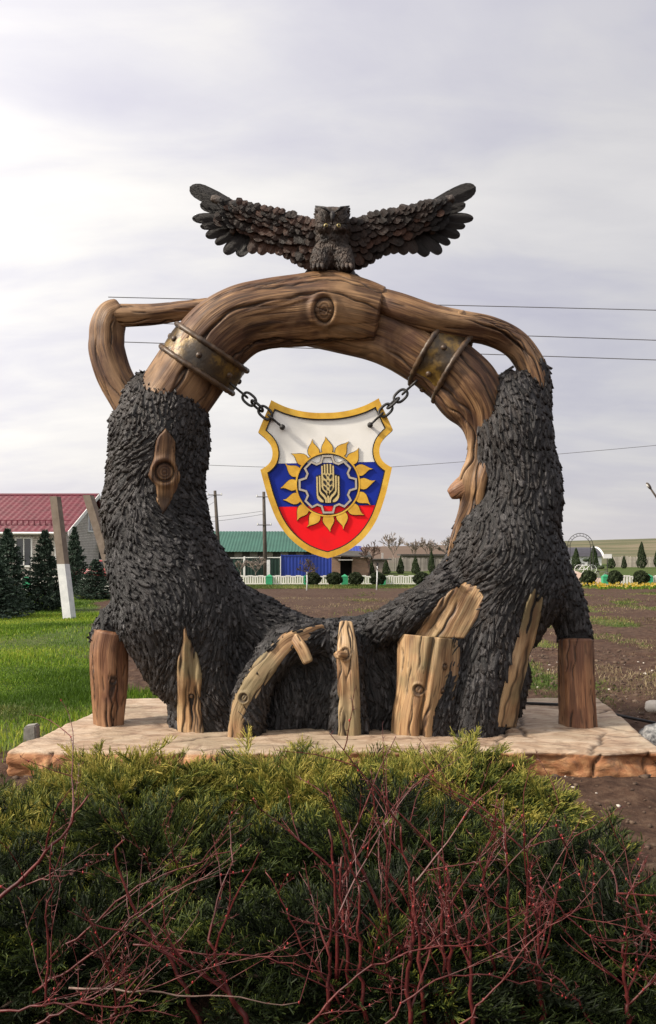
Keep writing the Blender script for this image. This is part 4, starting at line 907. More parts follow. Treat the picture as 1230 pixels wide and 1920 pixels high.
m = MB(); m.box((HX1+0.0, 51.6, 2.3), (HX1+1.3, 53.6, 2.38)); m.tube([(HX1+1.2, 51.7, 0), (HX1+1.2, 51.7, 2.3)], 0.04, 6); m.tube([(HX1+1.2, 53.5, 0), (HX1+1.2, 53.5, 2.3)], 0.04, 6); m.build('porch_canopy', DARKD, H)

# leaning concrete posts
POSTC = mat('grey_brown_concrete', [(0.3, (0.15, 0.115, 0.09)), (0.7, (0.23, 0.185, 0.15))], scale=5, rough=0.9)
WHITEW = mat('whitewash', [(0.3, (0.55, 0.56, 0.57)), (0.7, (0.74, 0.74, 0.74))], scale=6, rough=0.85)
def leaning_post(top, bot, wpx, Y, white_t, name, label):
    a = P(*bot, Y); b_ = P(*top, Y); w = wpx*Y/F/2; T = thing(name, label, 'post', tuple(a), 'leaning concrete posts on the lawn')
    def seg(p, q, wa, wb, nm, mt):
        v = []
        for c, ww in ((p, wa), (q, wb)): v += [(c.x-ww, c.y-ww*0.8, c.z), (c.x+ww*0.55, c.y-ww*0.95, c.z), (c.x+ww, c.y+ww*0.6, c.z), (c.x-ww*0.6, c.y+ww, c.z)]
        MB().add(v, [(3, 2, 1, 0), (4, 5, 6, 7)]+[(i, (i+1) % 4, 4+(i+1) % 4, 4+i) for i in range(4)]).build(nm, mt, T)
    mid = a.lerp(b_, white_t); a = a-(b_-a)*0.05
    if white_t > 0: seg(a, mid, w*1.08, w*1.03, 'whitewashed_base', WHITEW); seg(mid, b_, w, w*0.9, 'post', POSTC)
    else: seg(a, b_, w, w*0.9, 'post', POSTC)
    return T
leaning_post((104, 931), (131, 1161), 19, 20.0, 0.45, 'concrete_post', 'leaning concrete post with whitewashed lower half on the lawn')
leaning_post((166, 929), (236, 1158), 20, 21.5, 0.0, 'concrete_post', 'leaning bare concrete post half hidden by the left trunk')

# long barn with a green roof
GREENR = plain('green_sheet_roof', (0.028, 0.095, 0.07), 0.55, 0.15, 0.8, spec=0.4)
DGREEN = plain('dark_green_sheet', (0.008, 0.03, 0.022), 0.5, 0.2, 2)
BLUES = plain('blue_sheet_metal', (0.012, 0.035, 0.26), 0.45, 0.1, 2)
GREYW = mat('weathered_grey_boards', [(0.3, (0.16, 0.14, 0.125)), (0.7, (0.33, 0.30, 0.27))], scale=4, stretch=(6, 6, 0.6), rough=0.95, rnd=0.3)
DKWALL = plain('dark_timber_wall', (0.06, 0.055, 0.05), 0.9, 0.3, 2)
B = thing('barn', 'long barn with a green sheet metal roof behind the board fence', 'barn', (-5, 66, 0))
m = MB(); m.box((-15, 62.5, 0), (0.5, 70, 1.95)); m.build('wall', DKWALL, B)
def corr(name, x0, x1, y0, z0, y1, z1, mt, parent, pitch=0.25, amp=0.03):
    xs2 = np.arange(x0, x1, pitch/4); V = []
    nrm = Vector((0, -(z1-z0), y1-y0)).normalized()
    for y, z in ((y0, z0), (y1, z1)):
        for i, x in enumerate(xs2): h = amp*(1 if (i % 4) in (0, 1) else 0); V.append((x, y+nrm.y*h, z+nrm.z*h))
    n = len(xs2); i = np.arange(n-1); return link(name, npmesh(name, np.array(V), np.stack([i, i+1, i+1+n, i+n], 1)), mt, parent)
corr('roof', -15.4, 0.9, 61.9, 1.82, 66.2, 3.52, GREENR, B); corr('roof', -15.4, 0.9, 70.6, 1.82, 66.2, 3.52, GREENR, B)
for k in range(12): MB().box((-14.5+k*1.2, 62.42, 1.35), (-13.9+k*1.2, 62.49, 1.8)).build('window', GREYW, B)
# sheet metal fence, panel by panel
def sheet_panel(x0, x1, z1, y, mt, name, label, cat, group=None):
    T = thing(name, label, cat, ((x0+x1)/2, y, 0), group); xs2 = np.arange(x0, x1+0.01, 0.06); n = len(xs2)
    V = [(x, y-(0.03 if (i % 4) in (0, 1) else 0), z) for z in (0.02, z1) for i, x in enumerate(xs2)]; i = np.arange(n-1)
    link('sheet', npmesh('sheet', np.array(V), np.stack([i, i+1, i+1+n, i+n], 1)), mt, T)
    for z in (0.1, z1-0.05): MB().box((x0, y-0.055, z-0.03), (x1, y-0.032, z+0.03)).build('rail', FRAMEW if mt is DGREEN else mt, T)
    MB().box((x0-0.04, y-0.07, 0), (x0+0.03, y+0.03, z1+0.04)).build('post', FRAMEW if mt is DGREEN else mt, T)
    MB().box((x1-0.03, y-0.07, 0), (x1+0.03, y+0.03, z1+0.04)).build('post', FRAMEW if mt is DGREEN else mt, T)
fx = lambda px, Y: (px-HX)/F*Y
sheet_panel(fx(395, 56), fx(457, 56), 1.42, 56, DGREEN, 'sheet_fence', 'dark green sheet metal fence panel next to the left trunk', 'fence', 'dark green fence panels')
sheet_panel(fx(459, 56), fx(526, 56), 1.45, 56, DGREEN, 'sheet_fence', 'dark green sheet metal fence panel beside the blue gate', 'fence', 'dark green fence panels')
sheet_panel(fx(528, 56), fx(621, 56), 1.58, 56.05, BLUES, 'sheet_gate', 'bright blue sheet metal gate below the shield', 'gate')
m = MB(); p = G(503, 1084); m.box((p.x-0.11, 54.6, 0), (p.x+0.11, 54.8, 1.25)); m.build('marker_post', WHITEW, None, label='short white post in front of the dark green fence', category='post')

# utility poles and wires
POLEW = plain('dark_weathered_pole', (0.075, 0.062, 0.052), 0.9, 0.25, 4)
WIREM = plain('grey_wire', (0.11, 0.11, 0.12), 0.6, 0.1, 1)
CER = plain('white_insulator', (0.6, 0.6, 0.58), 0.3, 0.05, 4)
def upole(top, bot, Y, label, arms):
    a, b_ = P(*bot, Y), P(*top, Y); a.z = -0.1; T = thing('utility_pole', label, 'pole', (a.x, Y, 0), 'poles by the barn')
    MB().tube([a, a.lerp(b_, 0.5), b_], [0.15, 0.13, 0.10], 10).build('pole', POLEW, T, True)
    for t in arms:
        c = a.lerp(b_, t); o = MB().tube([c+Vector((-0.5, -0.12, 0)), c+Vector((0.5, -0.12, 0))], 0.03, 6).build('crossarm', POLEW, T)
        for s in (-0.45, 0.45): MB().tube([c+Vector((s, -0.12, 0)), c+Vector((s, -0.12, 0.14))], [0.05, 0.035], 8).build('insulator', CER, o)
    return T
upole((403, 920), (413, 1075), 55, 'dark utility pole standing close to the left trunk', (0.95,))
upole((494.5, 922), (498, 1080), 55, 'dark utility pole standing left of the shield', (0.62, 0.94))
def wire(a, b_, Ya, Yb, sag, label, r=0.012):
    p, q = P(*a, Ya), P(*b_, Yb); pts = []
    for i in range(41):
        t = i/40; c = p.lerp(q, t); c.z -= sag*4*t*(1-t); pts.append(c)
    MB().tube(pts, r, 4).build('overhead_wire', WIREM, None, label=label, category='wire', group='overhead wires')
wire((203, 557), (1500, 588), 22, 22, 0.0, 'topmost overhead wire crossing behind the owl\'s log')
wire((225, 604), (1500, 647), 22, 22, 0.0, 'second overhead wire from the top, passing behind the right branch')
wire((225, 641), (1500, 684), 22, 22, 0.0, 'third overhead wire from the top, seen just under the log')
wire((300, 868), (700, 880), 40, 40, 0.05, 'lower overhead wire behind the shield, left of it')
wire((700, 878), (1500, 808), 40, 40, 0.1, 'lower overhead wire rising to the right behind the right trunk')
for k, (a, b_) in enumerate((((300, 974), (494, 958)), ((300, 985), (494, 964)), ((330, 950), (403, 928)), ((330, 975), (403, 940)))):
    wire(a, b_, 50, 55, 0.12, ('upper wire running to the pole left of the shield', 'lower wire running to the pole left of the shield', 'upper short wire at the pole near the left trunk', 'lower short wire at the pole near the left trunk')[k])

# low picket fence with green posts
GREENP = plain('green_post_paint', (0.03, 0.28, 0.13), 0.6, 0.15, 3)
PICK = plain('white_concrete', (0.66, 0.64, 0.60), 0.8, 0.08, 3)
def picket_panel_mesh(L):
    m = MB(); n = 13; h0 = 0.40
    for k in range(n):
        t = (k+0.5)/n; x = t*L; h = h0+0.07*abs(math.sin(t*math.pi*3)); m.box((x-L/n*0.30, -0.03, 0.06), (x+L/n*0.30, 0.03, h))
    pts = [];
    m.box((0, -0.035, 0.03), (L, 0.035, 0.09)); 
    for k in range(12):
        t0, t1 = k/12, (k+1)/12; h = h0+0.04+0.07*abs(math.sin((t0+t1)/2*math.pi*3)); m.box((t0*L, -0.034, h-0.07), (t1*L, 0.034, h))
    return m.mesh('picket_panel')
def post_mesh():
    m = MB(); w = 0.17; m.box((-w, -w, 0), (w, w, 0.44)); m.add([(-w*1.1, -w*1.1, 0.441), (w*1.1, -w*1.1, 0.441), (w*1.1, w*1.1, 0.441), (-w*1.1, w*1.1, 0.441), (0, 0, 0.57)], [(0, 1, 4), (1, 2, 4), (2, 3, 4), (3, 0, 4), (3, 2, 1, 0)]); return m.mesh('fence_post')
PM = post_mesh()
def low_fence(x0, step, count, Y, label, last=True):
    T = thing('picket_fence', label, 'fence', (x0, Y, 0), 'low white picket fences'); me = picket_panel_mesh(step-0.36)
    for k in range(count):
        o = link('fence_post', PM, GREENP, T); o.matrix_basis = Matrix.Translation((x0+k*step, Y, 0))
        o = link('picket_panel', me, PICK, T); o.matrix_basis = Matrix.Translation((x0+k*step+0.18, Y, 0))
    if last: o = link('fence_post', PM, GREENP, T); o.matrix_basis = Matrix.Translation((x0+count*step, Y, 0))
YF = 42.5
low_fence(fx(505, YF)-2.0*2, 2.0, 10, YF, 'low white picket fence with green posts under the shield and behind the soil')
low_fence(fx(1135, YF), 2.3, 4, YF, 'low white picket fence with a green post at the right edge', False)
low_fence(fx(51, 39)-2.15*3, 2.15, 6, 39, 'low white picket fence with green posts behind the spruces')

# ---- foliage helpers
def leafcloud(pos, nrm, size, rg, aspect=0.5):
    """many small leaf faces: centres, outward normals, sizes"""
    n = len(pos); r = rg.normal(size=(n, 3)); d = norm(nrm*0.55+r*0.6); a = norm(np.cross(d, rg.normal(size=(n, 3)))); b_ = np.cross(d, a); s = size[:, None]
    V = np.stack([pos-a*s*aspect*0.5, pos+b_*s*0.5+d*s*0.15, pos+a*s*aspect*0.5, pos-b_*s*0.5], 1).reshape(-1, 3)
    return V, np.arange(4*n).reshape(-1, 4)
def folmat(name, c0, c1, rough=0.7, scale=9.0):
    m = mat(name, [(0.3, c0), (0.7, c1)], scale=scale, rough=rough, bump=0, rnd=0.2, spec=0.25, attr='tint', attrcols=(tuple(min(1, x*1.9) for x in c1), 0.8)); return m
THUJA = folmat('dark_thuja', (0.010, 0.020, 0.008), (0.028, 0.042, 0.014)); BOX = folmat('clipped_boxwood', (0.008, 0.015, 0.006), (0.024, 0.034, 0.011)); SPR = folmat('blue_green_spruce', (0.016, 0.03, 0.02), (0.042, 0.066, 0.045))
TRK = plain('grey_brown_trunk', (0.085, 0.062, 0.045), 0.95, 0.25, 8)
def thuja_meshes(seed, ball=False):
    rg = np.random.default_rng(seed); n = 3600; t = rg.random(n)**(0.8); a = rg.uniform(0, 2*math.pi, n)
    if ball: ph = np.arccos(1-1.75*rg.random(n)); r = np.sin(ph)*0.5; z = 0.5+np.cos(ph)*0.5*1.0; nr = np.stack([np.sin(ph)*np.cos(a), np.sin(ph)*np.sin(a), np.cos(ph)], 1)
    else: z = t; r = 0.5*np.clip((1-t)*1.25, 0, 1)**0.7*np.clip(0.55+t*3, 0, 1); nr = np.stack([np.cos(a), np.sin(a), 0.5+0*a], 1)
    lump = 1+0.15*np.sin(a*3+z*9+seed)+0.10*np.sin(a*7-z*14+seed*2); dep = rg.random(n)**2*0.25; r = r*lump*(1-dep)
    pos = np.stack([r*np.cos(a), r*np.sin(a), 0.02+z*0.98], 1); V, Fc = leafcloud(pos, nr, rg.uniform(0.05, 0.10, n)*(1.5 if ball else 1.15), rg, 0.6)
    return npmesh('foliage', V, Fc, attrs={'tint': np.repeat(rg.random(n)**3, 4)})
TH = [thuja_meshes(k) for k in range(3)]; BX = [thuja_meshes(10+k, True) for k in range(3)]
TRM = MB().tube([(0, 0, -0.05), (0, 0, 0.3), (0, 0, 0.8)], [0.05, 0.045, 0.015], 7).mesh('trunk')
def clipped(px, base, top, wpx, name, label, ball=False, group=None, Y=None):
    p = G(px, base) if Y is None else P(px, base, Y); Y = p.y; h = (base-top)*Y/F; w = wpx*Y/F
    T = thing(name, label, 'shrub' if ball else 'thuja', (p.x, Y, 0), group); k = RN.randrange(3)
    f = link('foliage', (BX if ball else TH)[k], BOX if ball else THUJA, T); f.matrix_basis = Matrix.Translation((p.x, Y, 0)) @ Matrix.Rotation(RN.uniform(0, 6), 4, 'Z') @ Matrix.Diagonal((w, w, h, 1))
    f = link('trunk', TRM, TRK, T); f.matrix_basis = Matrix.Translation((p.x, Y, 0)) @ Matrix.Diagonal((w, w, h, 1))
gb = 'clipped round shrubs along the low fence'
for px, w, lb in ((587, 27, 'round dark shrub, leftmost of the row below the shield'), (627, 28, 'round dark shrub, second from left below the shield'), (667, 26, 'round dark shrub, third from left below the shield'), (708, 27, 'round dark shrub behind the thin whitewashed sapling'),
                  (790, 28, 'round dark shrub close to the right trunk\'s inner foot'), (1103, 27, 'round dark shrub beside the pink path'), (1153, 25, 'round dark shrub between two picket panels at right'), (1202, 27, 'round dark shrub nearest the right edge')):
    clipped(px, 1098.5 if px < 900 else 1099, 1073 if px < 900 else 1070, w, 'round_shrub', lb, True, gb)
gt = 'columnar thujas'
for px, ba, to, w, lb in ((696, 1077, 1046, 12, 'dark columnar thuja next to the brick shed, leftmost of the centre row'), (724, 1077, 1050, 15, 'broad dark thuja, second of the centre row'), (751, 1076, 1044, 14, 'dark thuja in front of the grey boards, third of the centre row'), (779, 1076, 1044, 16, 'dark thuja, fourth of the centre row'), (809, 1074, 1033, 13, 'tallest slim thuja near the inner edge of the right trunk'),
                          (1080, 1067, 1028, 17, 'dark conical thuja under the metal arch, left one'), (1113, 1067, 1024, 19, 'dark conical thuja under the metal arch, right one'), (1146, 1066, 1041, 15, 'squat thuja behind the white sign'), (1170, 1066, 1042, 10, 'small narrow thuja against the pale board fence'), (1203, 1066, 1017, 18, 'tall pointed thuja in front of the pale board fence'), (1236, 1066, 1015, 18, 'tall thuja cut by the right edge of the picture')):
    clipped(px, ba, to, w, 'thuja', lb, False, gt)

# spruces
def spruce_meshes(seed, hgt=1.0):
    rg = np.random.default_rng(seed); V = []; Fc = []; tint = []; base = 0; tb = MB(); tb.tube([(0, 0, -0.03), (0, 0, 0.5), (0, 0, 1.0)], [0.022, 0.014, 0.003], 7)
    nl = 24
    for l in range(nl):
        t = l/(nl-1); z = 0.04+0.92*t; R = 0.40*(1-t)**0.85+0.02; nb = int(11-5*t)
        for k in range(nb):
            a = 2*math.pi*(k+rg.random()*0.7)/nb+l; L = R*rg.uniform(0.7, 1.2); z = 0.04+0.92*t+rg.normal()*0.018; d = np.array((math.cos(a), math.sin(a), 0)); sd_ = np.array((-math.sin(a), math.cos(a), 0))
            ns = 8
            for s in range(1, ns+1):
                u = s/ns; c = np.array((0, 0, z+rg.normal()*0.006))+d*L*u+np.array((0, 0, -0.22*L*u+0.28*L*u*u))
                for sg in (-1, 1):
                    tl = 0.35*L*(1.15-u)*rg.uniform(0.7, 1.2)+0.012; e = d*0.75+sd_*sg*0.75+np.array((0, 0, rg.normal()*0.15-0.1)); e = e/np.linalg.norm(e)
                    for q in range(4):
                        f = (q+0.5)/4; cc = c+e*tl*f; nd = norm(e+rg.normal(size=3)*0.5); w_ = norm(np.cross(nd, rg.normal(size=3)))*0.0075; ln_ = rg.uniform(0.025, 0.042)
                        V += [cc-w_, cc+w_, cc+w_*0.6+nd*ln_, cc-w_*0.6+nd*ln_]; Fc.append((base, base+1, base+2, base+3)); base += 4; tint += [0.1*f, 0.1*f, u*f*0.6, u*f*0.6]
            if k % 2 == 0: tb.tube([(0, 0, z), tuple(np.array((0, 0, z-0.1*L))+d*L*0.8)], [0.005, 0.002], 4, False)
    return npmesh('crown', np.array(V), np.array(Fc), attrs={'tint': tint}), tb.mesh('trunk')
SPM = [spruce_meshes(k) for k in (1, 2)]
for k, (px, ba, to, sw, lb) in enumerate(((14, 1146, 992, 0.82, 'blue-green spruce at the left edge before the brick house'), (84, 1144, 993, 0.74, 'blue-green spruce left of the leaning whitewashed post'), (140, 1118, 988, 0.6, 'tall spruce behind the whitewashed post by the gable'), (180, 1124, 1048, 1.35, 'low bushy spruce tight against the left trunk'), (-14, 1158, 1040, 1.4, 'low spruce boughs cut by the left edge'))):
    p = G(px, ba); h = (ba-to)*p.y/F; T = thing('spruce_tree', lb, 'spruce', (p.x, p.y, 0), 'spruces on the lawn'); cm, tm = SPM[k % 2]
    M = Matrix.Translation((p.x, p.y, 0)) @ Matrix.Rotation(k*1.3, 4, 'Z') @ Matrix.Diagonal((h*sw, h*sw, h, 1))
    o = link('crown', cm, SPR, T); o.matrix_basis = M; o = link('trunk', tm, TRK, T); o.matrix_basis = M

# bare trees
def bare_tree(px, base, top, label, seed, spread=0.5, mt=None, Y=None, trunk_h=0.3, group=None, lv=4, rpx=1.6, white=False):
    p = G(px, base) if Y is None else Vector((fx(px, Y), Y, 0)); Y = p.y; h = (base-top)*Y/F; r0 = rpx*Y/F; rg = random.Random(seed); T = thing('bare_tree', label, 'tree', (p.x, Y, 0), group)
    tm = MB(); tp = p+Vector((rg.uniform(-.03, .03)*h, 0, trunk_h*h)); tm.tube([p-Vector((0, 0, 0.1)), p.lerp(tp, 0.5)+Vector((0.01*h, 0, 0)), tp], [r0, r0*0.85, r0*0.75], 6); tm.build('trunk', mt or TRK, T, True)
    cr = MB()
    def grow(q, d, L, r, n):
        e = q+d*L; mid = q+d*L*0.5+Vector((rg.uniform(-.1, .1), rg.uniform(-.1, .1), rg.uniform(0, .1)))*L; cr.tube([q, mid, e], [r, r*0.8, r*0.6], 3, False)
        if n == 0: return
        for k in range(rg.choice((2, 3, 3))):
            nd = (d+Vector((rg.uniform(-1, 1), rg.uniform(-1, 1), rg.uniform(-0.35, 0.75)))*spread*1.3).normalized(); grow(q.lerp(e, rg.uniform(0.45, 1.0)), nd, L*rg.uniform(0.6, 0.85), max(r*0.6, 0.0085*Y/22), n-1)
    for k in range(4):
        a = k*1.6+rg.random(); grow(p.lerp(tp, rg.uniform(0.7, 1.0)), Vector((math.cos(a)*spread, math.sin(a)*spread, 1)).normalized(), h*(1-trunk_h)*0.36, r0*0.6, lv)
    cr.build('crown', TRK if mt is None or white else mt, T); return T
PTR = plain('pale_bare_twigs', (0.22, 0.18, 0.155), 0.9, 0.15, 4); BTR = plain('brown_bare_twigs', (0.12, 0.075, 0.06), 0.9, 0.15, 4)
gbt = 'bare trees beyond the fence'
for k, (px, to, lb) in enumerate(((737, 993, 'pale bare tree on the skyline, first right of the shield'), (775, 1001, 'pale bare tree on the skyline, second right of the shield'), (802, 1000, 'pale bare tree on the skyline, third right of the shield'), (842, 994, 'pale bare tree on the skyline touching the right trunk'))):
    bare_tree(px, 1062, to, lb, 40+k, 0.55, PTR, 105, 0.35, gbt, 4, 0.9)
bare_tree(692, 1078, 1000, 'brown bare fruit tree leaning over the brick shed', 51, 0.75, BTR, 60, 0.35, gbt, 4, 1.8)
bare_tree(478, 1088, 1038, 'bare shrubby tree in front of the dark green fence', 52, 0.9, PTR, 53, 0.25, gbt, 4, 1.0)
bare_tree(452, 1088, 1042, 'thin bare tree close to the left trunk by the fence', 55, 0.6, PTR, 53, 0.3, gbt, 3, 1.0)
bare_tree(575, 1104, 1035, 'young bare tree with pale trunk in front of the blue gate', 53, 0.85, WHITEW, 36, 0.5, gbt, 4, 1.3, True)
bare_tree(706, 1108, 1055, 'thin whitewashed sapling before a round shrub', 54, 0.35, WHITEW, 36, 0.85, gbt, 2, 1.3, True)

# sheds and board fence in the middle distance
S = thing('brick_shed', 'low brown brick shed with lean-to roof behind the round shrubs', 'shed', (fx(665, 60), 60, 0))
x0, x1 = fx(622, 60), fx(693, 60); m = MB(); m.box((x0, 60, 0), (fx(638, 60), 63, 1.45)); m.box((fx(660, 60), 60, 0), (x1, 63, 1.35)); m.box((fx(638, 60)+0.003, 61.5, 0), (fx(660, 60)-0.003, 63, 1.4)); m.build('wall', OLDBRICK, S)
m = MB(); m.box((fx(638, 60), 61.4, 0), (fx(660, 60), 61.49, 1.25)); m.build('doorway', DARKD, S)
m = MB(); m.add([(x0-0.1, 59.6, 1.52), (x1+0.15, 59.6, 1.38), (x1+0.15, 63.2, 1.75), (x0-0.1, 63.2, 1.95), (x0-0.1, 59.6, 1.60), (x1+0.15, 59.6, 1.46), (x1+0.15, 63.2, 1.83), (x0-0.1, 63.2, 2.03)], [(3, 2, 1, 0), (4, 5, 6, 7), (0, 1, 5, 4), (1, 2, 6, 5), (2, 3, 7, 6), (3, 0, 4, 7)]); m.build('roof', DKWALL, S)
MB().box((fx(634, 60), 59.2, 1.18), (fx(661, 60), 60.2, 1.24)).build('awning', CONC, S)
S = thing('blue_shed', 'small shed with a blue roof peeking out beside the shield', 'shed', (fx(660, 68), 68, 0))
m = MB(); m.box((fx(640, 68), 68, 0), (fx(676, 68), 71, 1.7)); m.build('wall', OLDBRICK, S); corr('roof', fx(635, 68), fx(680, 68), 67.6, 1.55, 70, 2.35, BLUES, S)
S = thing('plaster_shed', 'small pale plaster shed with a chimney beside the thujas', 'shed', (fx(712, 66), 66, 0))
m = MB(); m.box((fx(697, 66), 66, 0), (fx(724, 66), 69, 1.15)); m.build('wall', plain('grey_plaster', (0.34, 0.28, 0.24), 0.9, 0.15, 2), S); MB().box((fx(692, 66), 65.7, 1.153), (fx(734, 66), 69.3, 1.26)).build('roof', DKWALL, S)
MB().box((fx(717, 66), 67, 1.263), (fx(720.5, 66), 67.2, 1.75)).build('chimney', CONC, S); MB().box((fx(706, 66), 65.95, 0.6), (fx(709, 66), 65.99, 0.95)).build('window', GLASS, S)
def board_fence(pa, pb, Y, h, n, label, mt, rails=True):
    T = thing('board_fence', label, 'fence', (fx((pa+pb)/2, Y), Y, 0), 'board fences'); x0, x1 = fx(pa, Y), fx(pb, Y); w = (x1-x0)/n; rg = random.Random(int(pa))
    me = MB().box((-0.44*w, -0.015, 0), (0.44*w, 0.015, 1.0)).mesh('board'); me.materials.append(mt)
    for k in range(n):
        o = link('board', me, None, T); o.matrix_basis = Matrix.Translation((x0+(k+0.5)*w, Y, 0.02)) @ Matrix.Rotation(rg.gauss(0, 0.012), 4, 'Y') @ Matrix.Diagonal((1, 1, h*rg.uniform(0.93, 1.05), 1))
    for z in (0.25, 0.8): MB().box((x0, Y+0.017, h*z-0.04), (x1, Y+0.06, h*z+0.04)).build('rail', mt, T)
board_fence(728, 800, 76, 1.28, 34, 'weathered grey board fence behind the centre thujas', GREYW); board_fence(818, 870, 76, 1.2, 22, 'weathered grey board fence running behind the right trunk', GREYW)
PALEB = mat('pale_boards', [(0.3, (0.30, 0.26, 0.22)), (0.7, (0.44, 0.40, 0.35))], scale=4, rough=0.95, rnd=0.2)
board_fence(1146, 1245, 101, 1.35, 42, 'pale upright board fence before the hillside at right', PALEB)
S = thing('lean_to', 'low dark lean-to roof among the centre thujas', 'shed', (fx(790, 80), 80, 0))
m = MB(); m.box((fx(755, 80), 80, 0), (fx(835, 80), 83, 1.5)); m.build('wall', GREYW, S); MB().box((fx(750, 80), 79.5, 1.503), (fx(838, 80), 83.5, 1.66)).build('roof', DKWALL, S)
# right: arched gate, hangar, sign, garden ornaments
Y = 48; c = fx(1088, Y); GA = thing('metal_arch_gate', 'black wrought metal arch gate at the start of the pink path', 'arch', (c, Y, 0), None)
zb = 1.6+(1040-1024)/F*Y; R1 = 24*Y/F; R0 = 19*Y/F
for R in (R1, R0): MB().tube([(c+R*math.cos(a), Y, zb+R*math.sin(a)*1.0) for a in np.linspace(0, math.pi, 25)], 0.018, 6).build('arch_bar', IRON, GA)
for s in (-1, 1):
    m = MB(); m.tube([(c+s*R1, Y, 0), (c+s*R1, Y, zb)], 0.025, 6); m.tube([(c+s*R0, Y, 0), (c+s*R0, Y, zb)], 0.02, 6); m.tube([(c+s*R0*0.98, Y, zb), (c+s*R1*1.15, Y, zb)], 0.018, 5); m.build('gate_leg', IRON, GA)
for a in np.linspace(0.12, math.pi-0.12, 11):
    rm = (R0+R1)/2; q = Vector((c+rm*math.cos(a), Y, zb+rm*math.sin(a))); pts = [q+Vector((0.05*math.cos(t*5.0+a), 0, 0.055*math.sin(t*5.0+a)))*(1-0.6*t) for t in np.linspace(0, 1, 9)]; MB().tube(pts, 0.010, 4).build('scroll', IRON, GA)
S = thing('hangar', 'low white building with a dark rounded roof behind the arch gate', 'building', (fx(1095, 115), 115, 0)); x0, x1 = fx(1050, 115), fx(1128, 115)
m = MB(); m.box((x0, 115, 0), (x1, 122, 1.35)); m.build('wall', WHITEW, S)
m = MB(); pr = [(114.6+7.8*t, 1.33+1.35*math.sin(math.pi*t)**0.7) for t in np.linspace(0, 1, 13)]; n = len(pr); m.add([(x0, y, z) for y, z in pr]+[(x1, y, z) for y, z in pr], [(i, i+1, n+i+1, n+i) for i in range(n-1)]+[tuple(range(n)), tuple(range(2*n-1, n-1, -1))]); m.build('roof', plain('dark_slate_roof', (0.05, 0.048, 0.06), 0.7, 0.2, 1), S)
m = MB(); pr2 = [(114.5+8.0*t, 1.3+1.5*math.sin(math.pi*t)**0.7) for t in np.linspace(0, 1, 13)]; m.add([(x1+0.02, y, z) for y, z in pr2]+[(x1+0.3, y, z) for y, z in pr2], [(i, i+1, n+i+1, n+i) for i in range(n-1)]+[tuple(range(n)), tuple(range(2*n-1, n-1, -1))]); m.build('gable_trim', WHITEW, S)
S = thing('sign_board', 'small blank white sign on a dark post behind the green fence post', 'sign', (fx(1140, 47), 47, 0)); q = P(1139, 1043, 47)
MB().box((fx(1131, 47), 46.98, q.z-0.12), (fx(1147, 47), 47.02, q.z+0.13)).build('panel', WHITEW, S); MB().tube([(q.x, 47.04, 0), (q.x, 47.04, q.z-0.05)], 0.025, 6).build('post', IRON, S)
def bicycle(px, Y, label, col, sc):
    T = thing('bicycle_planter', label, 'garden ornament', (fx(px, Y), Y, 0)); x = fx(px, Y)
    for s in (-0.42, 0.42):
        w = MB().tube([(x+s*sc+0.30*sc*math.cos(a), Y, 0.31*sc+0.30*sc*math.sin(a)) for a in np.linspace(0, 2*math.pi, 21)], 0.016*sc, 6, False).build('wheel', col, T)
        m = MB()
        for a in np.linspace(0, math.pi, 6, endpoint=False): m.tube([(x+s*sc-0.29*sc*math.cos(a), Y, 0.31*sc-0.29*sc*math.sin(a)), (x+s*sc+0.29*sc*math.cos(a), Y, 0.31*sc+0.29*sc*math.sin(a))], 0.005, 3)
        m.build('spokes', col, w)
    m = MB(); z = lambda v: v*sc
    for a, b_ in (((-0.42, 0.31), (-0.15, 0.62)), ((-0.15, 0.62), (0.28, 0.66)), ((-0.15, 0.62), (-0.02, 0.28)), ((-0.02, 0.28), (0.3, 0.6)), ((0.42, 0.31), (0.28, 0.78)), ((-0.42, 0.31), (-0.02, 0.28))): m.tube([(x+z(a[0]), Y, z(a[1])), (x+z(b_[0]), Y, z(b_[1]))], 0.018*sc, 6)
    m.build('frame', col, T); MB().ell((x-0.17*sc, Y, 0.68*sc), (0.12*sc, 0.06*sc, 0.035*sc)).build('saddle', IRON, T); MB().tube([(x+0.28*sc, Y-0.2*sc, 0.8*sc), (x+0.28*sc, Y, 0.78*sc), (x+0.28*sc, Y+0.2*sc, 0.8*sc)], 0.015*sc, 6).build('handlebar', IRON, T)
    m = MB(); m.ell((x+0.02*sc, Y, 0.92*sc), (0.22*sc, 0.2*sc, 0.12*sc)); m.build('flower_basket', THUJA, T)
bicycle(1098, 66, 'pale metal bicycle planter between the two thujas under the arch', WHITEW, 1.25); bicycle(1126, 46, 'grey metal bicycle planter behind the round shrub by the path', plain('grey_metal', (0.2, 0.2, 0.2), 0.5), 0.95)
# street lamp reaching in from the right edge
LP = thing('street_lamp', 'street lamp head on a slanted arm at the right edge', 'lamp', (fx(1262, 30), 30, 0)); p0, p1 = P(1262, 990, 30), P(1217, 912, 30)
MB().tube([(p0.x, 30, -0.1), tuple(p0)], [0.09, 0.07], 10).build('pole', POLEW, LP, True); MB().tube([p0, P(1232, 934, 30), p1], [0.05, 0.04, 0.035], 8).build('arm', POLEW, LP, True)
d = (p1-P(1232, 934, 30)).normalized(); rot = d.to_track_quat('X', 'Z').to_matrix(); o = MB().ell(p1+d*0.02, (0.16, 0.09, 0.06), 14, 8, rot).build('lamp_head', POLEW, LP, True)
MB().ell(p1+d*0.06+Vector((-0.02, -0.01, -0.035)), (0.09, 0.06, 0.03), 12, 6, rot).build('lens', CER, o, True)
